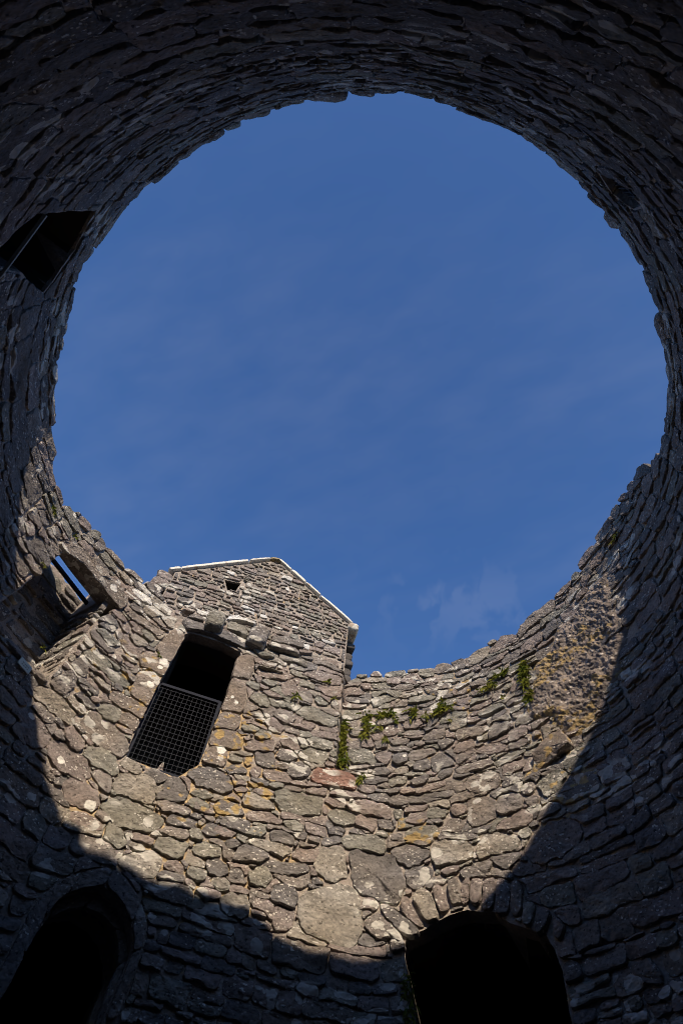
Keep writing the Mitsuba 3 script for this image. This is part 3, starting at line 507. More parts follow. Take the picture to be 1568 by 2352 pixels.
def block(center, ax, half, seed, power=6, rough=.02, skew=.14):
    """a rough hewn block: rounded box with noise; ax = 3 x 3 rows of axes"""
    b = trimesh.creation.box()
    b = b.subdivide().subdivide().subdivide()
    v = np.array(b.vertices) * 2
    l4 = (np.abs(v) ** power).sum(1) ** (1 / power)
    v = v / l4[:, None] * (1 - .36 / power * (np.abs(v).min(1) > .6))[:, None]
    rs = np.random.default_rng(seed)
    sh = rs.uniform(-skew, skew, (3, 3)); np.fill_diagonal(sh, 0)
    v = v + v @ sh
    p = v * half
    nn = v / np.linalg.norm(v, axis=1, keepdims=True)
    p = p + nn * (rough * 2 * (meshkit.fbm(p * 9 + seed, 3, seed % 90) - .5) + rough * .35 * (meshkit.noise(p * 30 + seed) - .5))[:, None]
    P = np.asarray(center) + p @ np.asarray(ax)
    f = np.array(b.faces)
    if np.linalg.det(np.asarray(ax)) < 0: f = f[:, ::-1]
    return P, f


# ---------------------------------------------------------------- ground (setting)
g = trimesh.creation.annulus(4.18, 900, .02, sections=96)
g.apply_translation([0, 0, -.014])
put('ground', g, 'turf', kind='structure')
gx = np.linspace(-4.2, 4.2, 90)
X, Y = np.meshgrid(gx, gx)
ii = np.arange(89)
Z = .012 + .02 * meshkit.fbm(np.stack([X * 2, Y * 2, X * 0], -1), 3)
idx = (ii[:, None] * 90 + ii[None]).ravel()
put('floor', (np.c_[X.ravel(), Y.ravel(), Z.ravel()], np.c_[idx, idx + 1, idx + 91, idx + 90]), 'earth', True, kind='structure')

# ---------------------------------------------------------------- round tower: mortar core
SHADOW_PARAPET = [(-180, 7.0), (-174, 7.3), (-165, 7.8), (-155, 8.0), (-140, 8.06), (-124.0, 8.08), (-116.7, 8.04), (-111.2, 7.93), (-105.7, 7.85), (-101.5, 7.91), (-97, 7.91), (-92.6, 7.98), (-89.2, 8.0), (-84.6, 8.04), (-82.3, 8.02), (-80.2, 7.91),
          (-76.1, 7.85), (-70.4, 7.86), (-65.9, 7.87), (-53.1, 7.73), (-47.3, 7.78), (-44.3, 7.86), (-39.8, 7.88), (-34.6, 7.84), (-28.6, 7.99), (-15, 7.8), (-5, 7.4), (0, 7.0), (180, 7.0)]
sth, sz_ = np.radians([a for a, _ in SHADOW_PARAPET]), np.array([b for _, b in SHADOW_PARAPET])  # unseen outer parapet, its heights shaped to cast the shadow line inside
ang = np.sort(np.r_[np.linspace(-math.pi, math.pi, 340, endpoint=False), CA - 2e-3, CA + 2e-3])
NZ = 118
prof = []
for a in ang:
    zr = float(rim_z(a)) - .06
    zi = np.linspace(0, zr, NZ)
    ri = wall_r(np.full(NZ, a), zi)
    P3 = np.c_[ri * math.cos(a), ri * math.sin(a), zi]
    ri = ri + .002 + .026 * (meshkit.fbm(P3 * 5, 3) - .5) + .010 * (meshkit.noise(P3 * 26) - .5)
    zp = max(float(np.interp(a, sth, sz_)), zr)
    zp = zp + .05 * (meshkit.noise(np.array([a * 9, 0, 0])) - .5) if zp > zr else zr
    zo = zp
    if math.radians(136) < a < math.radians(156): zo = zp = min(zr, 6.98 + .0) + .03 + .05 * meshkit.noise(np.array([a * 40, 3, 0]))
    prof.append(np.vstack([np.c_[ri, zi], [[3.1, zr], [3.30, zr], [3.40, zp], [4.2, zo], [4.2, 0]]]))
K = NZ + 5
V = np.vstack([np.c_[p[:, 0] * math.cos(a), p[:, 0] * math.sin(a), p[:, 1]] for p, a in zip(prof, ang)])
na = len(ang)
i, k = np.meshgrid(np.arange(na), np.arange(K), indexing='ij')
i, k = i.ravel(), k.ravel()
i2, k2 = (i + 1) % na, (k + 1) % K
Fq = np.vstack([np.c_[i * K + k, i2 * K + k, i2 * K + k2], np.c_[i * K + k, i2 * K + k2, i * K + k2]])
core = manifold(V, Fq)
if core.volume() < 0: core = manifold(V, Fq[:, ::-1])
core = core - chord_cut(DOORP, -.6, .6) - radial_cut(WIN, 2.3, 3.45) - radial_cut(ARf, 2.3, 4.0) - radial_cut(ALRf, 2.3, R + .13) - radial_cut(ALf, 2.5, 4.0)
core = core - radial_cut(RL, 2.3, 3.5) - radial_cut(RR, 2.3, 3.3)
core = core - radial_cut(np.c_[np.radians([141.5, 153.5, 153.5, 141.5]) * R, [6.0, 6.0, 8.5, 8.5]], R + .15, 3.45)
core = core - chord_box(-.1, 1.25, .45, 1.45, 3.0, 9.0)
put('round_tower__wall', mesh_of(core), 'mortar_material', 40)
thing('round_tower', 'round roofless tower of weathered rubble stone, sunlit along its far inner wall', 'tower')

# near-black linings in the openings, painting their deep shade as colour
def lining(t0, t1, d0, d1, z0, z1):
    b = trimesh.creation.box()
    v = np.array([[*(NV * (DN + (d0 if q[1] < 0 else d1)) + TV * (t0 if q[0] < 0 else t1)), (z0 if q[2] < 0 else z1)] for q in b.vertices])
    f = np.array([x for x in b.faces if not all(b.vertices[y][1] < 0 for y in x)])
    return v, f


put('round_tower__stairwell_shade', lining(-.09, 1.24, .46, 1.44, 3.02, 8.1), 'shade_black')

def recess_shade(key, poly, r0, r1):
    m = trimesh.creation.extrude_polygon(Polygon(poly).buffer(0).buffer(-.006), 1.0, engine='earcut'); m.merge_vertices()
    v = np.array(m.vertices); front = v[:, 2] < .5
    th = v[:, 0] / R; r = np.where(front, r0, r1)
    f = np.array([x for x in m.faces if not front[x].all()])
    put(key, (np.c_[r * np.cos(th), r * np.sin(th), v[:, 1]], f), 'shade_black')


recess_shade('round_tower__recess_shade', ARf, R + .16, 3.98)
recess_shade('round_tower__recess_shade', ALf, R + .18, 3.98)
recess_shade('round_tower__recess_shade', RL, R + .03, 3.48)
recess_shade('round_tower__recess_shade', RR, R + .12, 3.28)
def doorway_shade(poly, d0, d1):
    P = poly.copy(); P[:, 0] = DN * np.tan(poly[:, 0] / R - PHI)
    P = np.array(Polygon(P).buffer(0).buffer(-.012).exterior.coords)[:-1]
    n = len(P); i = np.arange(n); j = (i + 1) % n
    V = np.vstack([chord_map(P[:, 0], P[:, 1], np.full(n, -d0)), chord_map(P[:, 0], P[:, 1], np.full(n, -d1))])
    put('round_tower__doorway_shade', (V, np.vstack([np.c_[i, j, n + j], np.c_[i, n + j, n + i]])), 'shade_black')


doorway_shade(DOORP, .12, .47)

# ---------------------------------------------------------------- round tower: faced stones
traced = decode(STONES)
openings = unary_union([Polygon(q).buffer(0) for q in (DOORP, WIN, ALf, ALRf, to_floor(ALO), ARf, RL, RR)])
traced_polys, items = [], []
for code, P in traced:
    pg = Polygon(P).buffer(0)
    if pg.geom_type != 'Polygon': pg = max(pg.geoms, key=lambda x: x.area)
    if pg.area < 2e-4: continue
    traced_polys.append(pg)
    grown = pg.buffer(.008, join_style=2)
    items.append((code, np.array(grown.exterior.coords)[:-1], pg.area))
special = [(k, c, P) for k, txt in (('voussoir', VOUSSOIRS), ('jamb_stone', JAMBS), ('door_lintel', DOOR_LINTEL), ('window_lintel', WINDOW_LINTEL), ('ledge_stone', LEDGE)) for c, P in decode(txt)]
order = np.argsort([-a for _, _, a in items])
big_ones = set(order[:300].tolist())
stuff = []
for q, (code, P, area) in enumerate(items):
    size = math.sqrt(area)
    H = np.random.default_rng(q).uniform(.009, .023) if code != 'y' else .06
    s = stone(P, wall_map, H, 1000 + q, step=.024, tone=tone_of(code, q), rough=1.0 if code != 'l' else .8)
    if q in big_ones: put_stone('round_tower__stone', s)
    else: stuff.append(s)

for q, (kind, code, P) in enumerate(special):
    if kind == 'door_lintel': P[:, 1] = np.maximum(P[:, 1], 7.02)
    Hh = {'voussoir': .035, 'jamb_stone': .022, 'door_lintel': .045, 'window_lintel': .06, 'ledge_stone': .05}[kind]
    lab = {'door_lintel': 'long rough lintel with pale lichen over the doorway', 'window_lintel': 'long slab lintel with a round white lichen spot over the window opening'}.get(kind)
    put_stone(f'round_tower__{kind}', stone(P, wall_map, Hh, 3000 + q, step=.03, tone=tone_of('B' if code == '-' and kind == 'jamb_stone' else code, q + 50), tilt=.1 if kind != 'ledge_stone' else .5, rough=.5 if kind == 'jamb_stone' else .8, rings=RINGS), label=lab)
# blocks that give the two lintels their depth in the wall
WL = decode(WINDOW_LINTEL)[0][1]
th0 = math.radians(146.4)
lax = [[-math.sin(th0), math.cos(th0), 0], [math.cos(th0), math.sin(th0), 0], [0, 0, 1]]
Pm, Fm = block([2.97 * math.cos(th0), 2.97 * math.sin(th0), 6.80], lax, [.42, .075, .08], 5, rough=.010, power=14, skew=.05)
put('round_tower__window_lintel', (Pm, Fm), 'stone_material', True, np.tile([[.955, .0]], (len(Pm), 1)))

for a0, a1 in ((141.6, 147.0), (147.2, 152.2), (152.4, 158.4)):
    am = math.radians((a0 + a1) / 2); L = math.radians(a1 - a0) * R / 2
    P, Fb = block([(R + .065) * math.cos(am), (R + .065) * math.sin(am), 5.415], [[-math.sin(am), math.cos(am), 0], [math.cos(am), math.sin(am), 0], [0, 0, 1]], [L, .10, .032], int(a0), rough=.012)
    put('round_tower__sill_slab', (P, Fb), 'stone_material', True, np.tile([[.1, .0]], (len(P), 1)))
# moulded stone ring of the pointed arch, in two orders
for q in range(0, len(ALR) - 2, 2):
    P = np.vstack([ALR[q:q + 3], ALO[q:q + 3][::-1]])
    put_stone('round_tower__arch_stone', stone(P, wall_map, .022, 3300 + q, step=.03, tilt=0, rough=.5, tone=tone_of('g', q)))
    nl = min(q + 3, len(AL)); P = np.vstack([AL[min(q, len(AL) - 1):nl], ALR[q:q + 3][::-1]])
    if nl - q >= 2: put_stone('round_tower__arch_stone', stone(P, wall_map, .02, 3400 + q, step=.03, tilt=0, rough=.4, base=-.125, tone=tone_of('g', q + 1)))

# coursed rubble between the traced stones and over the rest of the wall
taken = unary_union([p.buffer(.010) for p in traced_polys] + [Polygon(P).buffer(.008) for _, _, P in special] + [openings.buffer(.012), Polygon(PANELP).buffer(-.02)])
from shapely.strtree import STRtree
tk = [p.buffer(.009) for p in traced_polys] + [Polygon(P).buffer(0).buffer(.008) for _, _, P in special] + [openings.buffer(.012), Polygon(PANELP).buffer(0).buffer(-.02).intersection(box(-99, -99, 99, -90))]
tree = STRtree(tk)
S0, S1 = -math.radians(135) * R, math.radians(225) * R


def course_line(z0, amp, seed):
    def f(s):
        a = s / R
        return z0 + amp * (meshkit.fbm(np.stack([np.cos(a) * 2.6, np.sin(a) * 2.6, np.full_like(a, seed * 1.7)], -1), 3) - .5)
    return f


def courses(z0, z1, s0, s1, hmin, hmax, amp, rs, periodic=True, lmin=1.2, lmax=3.2):
    cells, z, row = [], z0, 0
    line = course_line(z, amp, 0)
    while z < z1:
        hgt = rs.uniform(hmin, hmax) if rs.uniform() > .18 else rs.uniform(hmin * .7, hmin)
        top = course_line(z + hgt, amp, row + 1)
        s = s0
        while s < s1 - .03:
            L = min(max(hgt * rs.uniform(lmin, lmax), .07), s1 - s)
            if s1 - s - L < .07: L = s1 - s
            e = s + L
            u = np.array([s, s + L * .33, s + L * .67, e])
            b, t = line(u), top(u)
            sl0, sl1 = rs.uniform(-.025, .025, 2)
            P = np.array([(s, b[0]), (u[1], b[1]), (u[2], b[2]), (e, b[3]), (e + sl1, t[3]), (u[2], t[2]), (u[1], t[1]), (s + sl0, t[0])])
            r = rs.uniform()
            if r < .14 and L > .14:                      # two thin stones, one on the other
                m = (b + t) / 2 + rs.uniform(-.015, .015, 4)
                cells.append(np.array([(s, b[0]), (u[1], b[1]), (u[2], b[2]), (e, b[3]), (e, m[3]), (u[2], m[2]), (u[1], m[1]), (s, m[0])]))
                cells.append(np.array([(s, m[0]), (u[1], m[1]), (u[2], m[2]), (e, m[3]), (e, t[3]), (u[2], t[2]), (u[1], t[1]), (s, t[0])]))
            else:
                cells.append(P)
            s = e
        z += hgt; line = top; row += 1
    return cells


def carve(P, rs, gap):
    """the cell, jittered, minus what is taken; rounded; or None"""
    P = P + rs.uniform(-.016, .016, P.shape)
    pg = make_valid(Polygon(P))
    hit = [tk[i] for i in tree.query(pg)]
    if hit: pg = pg.difference(unary_union(hit))
    pg = pg.buffer(-gap - .007).buffer(.007)
    if pg.is_empty: return None
    if pg.geom_type != 'Polygon': pg = max(pg.geoms, key=lambda x: x.area)
    if pg.area < 5e-4: return None
    return np.array(Polygon(pg.exterior).simplify(.006).exterior.coords)[:-1]


rs = np.random.default_rng(21)
PANELG = Polygon(PANELP).buffer(-.03)
cells = courses(.1, 7.9, -math.radians(8) * R, math.radians(166) * R, .085, .19, .16, rs)
cells += courses(.1, 7.9, S0, -math.radians(8) * R, .11, .27, .22, rs, lmin=1.0, lmax=2.8) + courses(.1, 7.9, math.radians(166) * R, S1, .11, .27, .22, rs, lmin=1.0, lmax=2.8)
fill = []
for q, P in enumerate(cells):
    c = P.mean(0); th = c[0] / R
    zt = float(rim_z(th))
    if c[1] > zt - .02: continue
    O = carve(P, rs, rs.uniform(.000, .006))
    if O is None: continue
    O[:, 1] = np.minimum(O[:, 1], rim_z(O[:, 0] / R) + rs.uniform(-.02, .015))
    low = c[1] < 3.1
    if PANELG.contains(Point(c)) and rs.uniform() < .68: continue
    fill.append(stone(O, wall_map, rs.uniform(.009, .022) * (1 if -8 < math.degrees(th) < 166 else .62), 5000 + q, step=.05 if low else .032, rings=RINGS_LOW if low else RINGS, tone=tone_of('d' if not -8 < math.degrees(th) < 166 and q % 5 < 2 else '-', q)))  # dark tones picked oftener on the unsunned side, deepening its shade by colour
keep = (tk, tree)
tk = [Polygon([(0, 0), (1e-3, 0), (0, 1e-3)])]; tree = STRtree(tk)
for q, P in enumerate(courses(5.36, 6.86, math.radians(140.6) * R, math.radians(158) * R, .10, .2, .1, rs)):
    O = carve(P, rs, rs.uniform(.004, .012))
    if O is not None: fill.append(stone(O, lambda s, z, h: np.stack([(3.45 - h) * np.cos(s / R), (3.45 - h) * np.sin(s / R), z + 0 * h], -1), rs.uniform(.02, .04), 7000 + q, tone=tone_of('d' if q % 3 else '-', q)))  # niche back: mostly dark tones, its shade put into the stone colour
ea, eb = np.array([math.cos(math.radians(141.6)), math.sin(math.radians(141.6))]), np.array([-math.sin(math.radians(141.6)), math.cos(math.radians(141.6))])
for q, P in enumerate(courses(5.5, 6.62, R + .01, 3.43, .09, .19, .08, rs)):
    O = carve(P, rs, rs.uniform(.004, .012))
    if O is not None: fill.append(stone(O, lambda u, z, h: np.stack([u * ea[0] + (h - .03 + (6.0 - z) * .02) * eb[0], u * ea[1] + (h - .03 + (6.0 - z) * .02) * eb[1], z + 0 * h], -1), rs.uniform(.015, .03), 7300 + q, tone=tone_of('-', q)))
tk, tree = keep
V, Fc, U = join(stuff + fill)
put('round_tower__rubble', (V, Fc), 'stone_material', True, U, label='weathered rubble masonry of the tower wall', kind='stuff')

# rough infilled patch on the right with the projecting slab below it
pg = Polygon(PANELP).buffer(0)
x0, y0, x1, y1 = pg.bounds
gs, gz = np.meshgrid(np.linspace(x0 - .03, x1 + .03, 110), np.linspace(y0 - .03, y1 + .03, 120))
inside = np.array([pg.exterior.distance(Point(a, b)) * (1 if pg.contains(Point(a, b)) else -1) for a, b in zip(gs.ravel(), gz.ravel())])
pp = np.c_[gs.ravel(), gz.ravel(), np.full(gs.size, 3.0)]
inside = inside + .05 * (meshkit.fbm(pp * 9, 3) - .5)
hh = np.clip(inside / .07, -1, 1) * .028 + .010 + np.clip(inside / .08, 0, 1) * (.055 * (meshkit.fbm(pp * 4, 3) - .4) + .036 * (meshkit.fbm(pp * 17, 3) - .5) + .018 * (meshkit.noise(pp * 55) - .5))
V = wall_map(gs.ravel(), gz.ravel(), hh)
a = (np.arange(119)[:, None] * 110 + np.arange(109)[None]).ravel()
put('round_tower__infill_patch', (V, np.c_[a, a + 110, a + 111, a + 1]), 'panel_material', True, label='rough concreted rubble patch stained with yellow lichen')

# parapet stones along the rim
rs = np.random.default_rng(33)
a = -math.pi
while a < math.pi - .02:
    L = rs.uniform(.13, .36); da = L / R
    am = a + da / 2
    deg = math.degrees(am)
    tz = float(rim_z(am))
    if 86 < deg < 132: a += da; continue
    lit = 18 < deg < 86 or deg > 132
    if lit and rs.uniform() < .62: a += da; continue
    hgt = rs.uniform(.05, .10)
    rr = float(wall_r(am, tz)) + (.13 if lit else .11) + rs.uniform(-.02, .03)
    ax = np.array([[-math.sin(am), math.cos(am), 0], [math.cos(am), math.sin(am), 0], [0, 0, 1]])
    rz = np.array([[math.cos(q := rs.uniform(-.15, .15)), 0, math.sin(q)], [0, 1, 0], [-math.sin(q), 0, math.cos(q)]])
    if not (138 < deg < 156 and False):
        P, Fb = block([rr * math.cos(am), rr * math.sin(am), tz - hgt * .95 + (rs.uniform(-.03, .012) if lit else rs.uniform(-.015, .03))], rz @ ax, [L * .49, .13 if not (138 < deg < 156) else .07, hgt], int(rs.integers(1e6)), rough=.02)
        put('round_tower__parapet_stone', (P, Fb), 'stone_material', True, np.tile([[tone_of('-', int(a * 1000) % 9999), 0.0]], (len(P), 1)))
    a += da

# corbels above the doorway
for t, z, hw, hh_, pr, tn in ((.69, 7.20, .105, .125, .13, .57), (.185, 7.19, .11, .13, .12, .7), (-.15, 7.185, .19, .045, .07, .1)):
    cx = NV * (DN - pr * .45) + TV * t
    P, Fb = block([*cx, z], np.array([[*TV, 0], [*NV, 0], [0, 0, 1]]), [hw, pr * .95, hh_], int(t * 100) + 70, rough=.02)
    put('round_tower__corbel', (P, Fb), 'stone_material', True, np.tile([[tn, 0.0]], (len(P), 1)))

# ---------------------------------------------------------------- gabled cap house
GB = .2
gable = Polygon([(-.96, 7.2), (-.96, 8.33), (-1.0, 8.36), (.2, 9.30), (1.42, 8.25), (1.42, 7.2)])
m = trimesh.creation.extrude_polygon(gable, 2.4, engine='earcut'); m.merge_vertices()
v = np.array(m.vertices)
v = np.c_[NV[0] * (DN + GB + v[:, 2]) + TV[0] * v[:, 0], NV[1] * (DN + GB + v[:, 2]) + TV[1] * v[:, 0], v[:, 1]]
cap = manifold(v, m.faces)
if cap.volume() < 0: cap = manifold(v, m.faces[:, ::-1])
HOLE = np.array([(.80, 8.45), (.58, 8.49), (.61, 8.29), (.72, 8.26)])
hm = trimesh.creation.extrude_polygon(Polygon(HOLE), .6, engine='earcut'); hm.merge_vertices()
hv = np.array(hm.vertices)
hv = np.c_[NV[0] * (DN + GB - .1 + hv[:, 2]) + TV[0] * hv[:, 0], NV[1] * (DN + GB - .1 + hv[:, 2]) + TV[1] * hv[:, 0], hv[:, 1]]
hc = manifold(hv, hm.faces)
if hc.volume() < 0: hc = manifold(hv, hm.faces[:, ::-1])
cap = cap - hc - chord_box(-.1, 1.25, .45, 1.45, 3.0, 8.15)
cap = cap.refine_to_length(.12)
n = len(HOLE); i = np.arange(n); j = (i + 1) % n
hp = np.array(Polygon(HOLE).buffer(-.004).exterior.simplify(.002).coords)[:-1]; n = len(hp); i = np.arange(n); j = (i + 1) % n
put('gabled_cap_house__hole_shade', (np.vstack([chord_map(hp[:, 0], hp[:, 1], np.full(n, -.03), GB), chord_map(hp[:, 0], hp[:, 1], np.full(n, -.49), GB), [chord_map(np.array([.68]), np.array([8.37]), np.array([-.49]), GB)[0]]]),
                                      np.vstack([np.c_[i, j, n + j], np.c_[i, n + j, n + i], np.c_[n + i, n + j, np.full(n, 2 * n)]])), 'shade_black')  # near-black sheet that paints the shade inside the hole
cm = mesh_of(cap)
cv = np.array(cm.vertices); cv += (meshkit.fbm(cv * 6, 3) - .5)[:, None] * .02 * np.r_[-NV, 0]
put('gabled_cap_house__wall', (cv, cm.faces), 'mortar_material', 40)
thing('gabled_cap_house', 'small gabled stone cap house behind the tower rim, with pale coping and a square hole', 'building')


def gable_map(t, z, h):
    return chord_map(t, z, h, GB)


rs = np.random.default_rng(5)
gp = gable.buffer(-.015)
hole = Polygon(HOLE).buffer(.015)
gl = []
tk_keep, tree_keep = tk, tree
tk = [hole]; tree = STRtree(tk)
for q, P in enumerate(courses(7.05, 9.35, -.97, 1.43, .038, .10, .16, rs, lmin=.8, lmax=2.6)):
    O = carve(P, rs, rs.uniform(.003, .008))
    if O is None: continue
    pgx = Polygon(O).buffer(0).intersection(gp).buffer(-.008).buffer(.008)
    if pgx.is_empty: continue
    if pgx.geom_type != 'Polygon': pgx = max(pgx.geoms, key=lambda x: x.area)
    if pgx.area < 5e-4: continue
    gl.append((pgx.area, np.array(pgx.exterior.coords)[:-1], q))
tk, tree = tk_keep, tree_keep
gl.sort(key=lambda x: -x[0])
rest = []
for n_, (ar, O, q) in enumerate(gl):
    s = stone(O, gable_map, rs.uniform(.010, .022), 9000 + q, step=.022, rough=.75, tilt=.6, tone=tone_of('-' if rs.uniform() > .03 else 'w', q + 7))
    if n_ < 300: put_stone('gabled_cap_house__stone', s)
    else: rest.append(s)
if rest:
    V, Fc, U = join(rest)
    put('gabled_cap_house__rubble', (V, Fc), 'stone_material', True, U, kind='stuff')
# coping slabs on both slopes, kneeler and roof
def slope_slab(p0, p1, thick, proj, depth, key, mat, seed):
    p0, p1 = np.array(p0), np.array(p1)
    d = p1 - p0; L = np.linalg.norm(d); d /= L
    nrm = np.array([-d[1], d[0]])
    if nrm[1] < 0: nrm = -nrm
    c2 = (p0 + p1) / 2 + nrm * thick * .5
    c = np.r_[NV * (DN + GB - proj + depth / 2) + TV * c2[0], c2[1]]
    ax = np.array([np.r_[TV * d[0], d[1]], np.r_[NV, 0], np.r_[TV * nrm[0], nrm[1]]])
    P, Fb = block(c, ax, [L / 2 - .005, depth / 2, thick / 2 + .004 * (seed % 3 - 1)], seed, rough=.004, power=24, skew=.02)
    return put(key, (P, Fb), mat, True, np.tile([[.925, 0]], (len(P), 1)))


for q, (a_, b_) in enumerate([((1.49, 8.215), (1.36, 8.33)), ((1.36, 8.33), (.565, 9.02)), ((.565, 9.02), (.29, 9.255)), ((.20, 9.30), (-.02, 9.14)), ((-.02, 9.14), (-.26, 8.955)), ((-.26, 8.955), (-.5, 8.77)), ((-.5, 8.77), (-1.0, 8.385))]):
    slope_slab(a_, b_, .042, .045, .34, 'gabled_cap_house__coping_slab', 'coping_material', 400 + q)
P, Fb = block([*(NV * (DN + GB + .1) + TV * .245), 9.285], np.array([[*TV, 0], [*NV, 0], [0, 0, 1]]), [.075, .15, .045], 411, rough=.01)
put('gabled_cap_house__apex_stone', (P, Fb), 'stone_material', True, np.tile([[.985, .6]], (len(P), 1)))
P, Fb = block([*(NV * (DN + GB + .1) + TV * -1.03), 8.33], np.array([[*TV, 0], [*NV, 0], [0, 0, 1]]), [.075, .16, .055], 412, rough=.012)
put('gabled_cap_house__kneeler', (P, Fb), 'coping_material', True, np.tile([[.925, 0]], (len(P), 1)))
for q, (a_, b_) in enumerate([((1.52, 8.16), (.2, 9.27)), ((.2, 9.27), (-1.08, 8.30))]):
    p0, p1 = np.array(a_), np.array(b_)
    d = (p1 - p0); L = np.linalg.norm(d); d /= L; nrm = np.array([-d[1], d[0]]); nrm = nrm if nrm[1] > 0 else -nrm
    c2 = (p0 + p1) / 2 + nrm * .03
    bx = trimesh.creation.box([L, 2.2, .05])
    ax = np.array([np.r_[TV * d[0], d[1]], np.r_[NV, 0], np.r_[TV * nrm[0], nrm[1]]])
    put('gabled_cap_house__roof', (np.r_[NV * (DN + GB + 1.35) + TV * c2[0], c2[1]] + bx.vertices @ ax, bx.faces), 'slate_dark')
for q, (z, dd, w) in enumerate([(8.20, .30, .10), (8.02, .34, .09), (7.86, .30, .10), (7.70, .33, .085), (7.55, .30, .09)]):
    P, Fb = block([*(NV * (DN + GB + dd) + TV * -1.03), z], np.array([[*TV, 0], [*NV, 0], [0, 0, 1]]), [w, .13, .07], 430 + q, rough=.012)
    put('gabled_cap_house__side_stone', (P, Fb), 'slate_dark', True)

for q, (tt, z) in enumerate([(1.49, 8.10), (1.52, 7.95), (1.57, 7.80), (1.60, 7.64), (1.55, 7.50)]):
    P, Fb = block([*(NV * (DN + GB + .09) + TV * tt), z], np.array([[*TV, 0], [*NV, 0], [0, 0, 1]]), [.12, .12, .075], 450 + q, rough=.018)
    put('gabled_cap_house__shoulder_stone', (P, Fb), 'stone_material', True, np.tile([[tone_of('p', q), 0]], (len(P), 1)))

# ---------------------------------------------------------------- things in the openings
def bar(p0, p1, w, d, up):
    """straight bar of section w x d"""
    p0, p1, up = np.array(p0, float), np.array(p1, float), np.array(up, float)
    x = p1 - p0; L = np.linalg.norm(x); x /= L
    y = np.cross(up, x); y /= np.linalg.norm(y); z = np.cross(x, y)
    b = trimesh.creation.box([L, w, d])
    return (p0 + p1) / 2 + np.array(b.vertices) @ np.array([x, y, z]), np.array(b.faces)


GD = .07
gpt = lambda t, z, d=GD: [*(NV * (DN + d) + TV * t), z]
gx0, gx1, gz0, gz1 = .355, .985, 5.20, 6.25
for p0, p1 in (((gx0, gz0), (gx0, gz1)), ((gx1, gz0), (gx1, gz1)), ((gx0, gz1 - .012), (gx1, gz1 - .012)), ((gx0, 5.27), (gx1, 5.27))):
    v, f = bar(gpt(*p0), gpt(*p1), .03, .03, [*NV, 0])
    put('mesh_gate__frame', (v, f), 'gate_steel')
for x in np.linspace(gx0, gx1, 15)[1:-1]:
    v, f = bar(gpt(x, gz0, GD + .004), gpt(x, gz1, GD + .004), (.0027), .0027, [*NV, 0])
    put('mesh_gate__wire', (v, f), 'wire_steel')
for z in np.linspace(5.21, gz1, 20)[1:-1]:
    v, f = bar(gpt(gx0, z, GD - .004), gpt(gx1, z, GD - .004), (.0027), .0027, [*NV, 0])
    put('mesh_gate__wire', (v, f), 'wire_steel')
for z in (5.85, 6.0):
    P, Fb = block(gpt(gx0 - .012, z, GD - .02), np.array([[*TV, 0], [*NV, 0], [0, 0, 1]]), [.012, .012, .02], 3, rough=.0)
    put('mesh_gate__hinge', (P, Fb), 'gate_steel')
thing('mesh_gate', 'dark steel gate of square wire mesh across the lower half of the doorway', 'gate')

P, Fb = block(gpt(.672, 5.36, .22), np.array([[*TV, 0], [*NV, 0], [0, 0, 1]]), [.04, .04, .125], 77, rough=.015)
P[:, :2] = (P[:, :2] - np.array(gpt(.672, 0, .22)[:2])) * np.clip((5.52 - P[:, 2:3]) / .16, .25, 1) + np.array(gpt(.672, 0, .22)[:2])
put('pointed_stone', (P, Fb), 'stone_material', True, np.tile([[.4, .0]], (len(P), 1)))
thing('pointed_stone', 'small pointed stone standing upright on the sill behind the mesh gate', 'stone')

pol = lambda deg, r, z: np.array([r * math.cos(math.radians(deg)), r * math.sin(math.radians(deg)), z])
v, f = bar(pol(153.8, R + .36, 6.845), pol(138.8, R + .36, 6.84), .03, .035, [0, 0, 1])
put('iron_bar', (v, f), 'black_bar')
thing('iron_bar', 'black iron bar spanning the open top of the window recess behind its lintel', 'bar')

# small weathered plaque under the window sill, with faint print
c0 = pol(147, R - .05, 5.355)
axp = np.array([[-math.sin(math.radians(147)), math.cos(math.radians(147)), 0], pol(147, 1, 0), [0, 0, 1.0]])
pb = trimesh.creation.box([.135, .008, .07])
put('plaque__plate', (c0 + pb.vertices @ axp, pb.faces), 'plaque_white')
for row in range(2):
    for q in range(4):
        lb = trimesh.creation.box([.014, .002, .007]); lb.apply_translation([-.035 + q * .021, -.0052, .008 - row * .02])
        put('plaque__print', (c0 + lb.vertices @ axp, lb.faces), 'plaque_print')
thing('plaque', 'small pale rectangular plaque fixed under the window sill at the left edge', 'sign')

v, f = bar(pol(-141.0, R - .02, 6.0), pol(-150.9, R - .02, 5.86), .022, .022, [0, 0, 1])
put('pale_rod', (v, f), 'rod_pale')
thing('pale_rod', 'thin pale rod lying along the edge of the dark high recess in the left wall', 'rod')

for q, tdeg in enumerate(np.linspace(-60.2, -54.6, 9)):
    v, f = bar(pol(tdeg, R + .05, 6.2), pol(tdeg, R + .05, 6.75), .006, .006, pol(tdeg, 1, 0))
    put('window_grid__wire', (v, f), 'wire_steel')
v, f = bar(pol(-61.0, R + .05, 6.45), pol(-54, R + .05, 6.45), .02, .02, [0, 0, 1])
put('window_grid__rail', (v, f), 'gate_steel')
thing('window_grid', 'grid of thin metal wires in the small dark opening high in the right wall', 'grille')

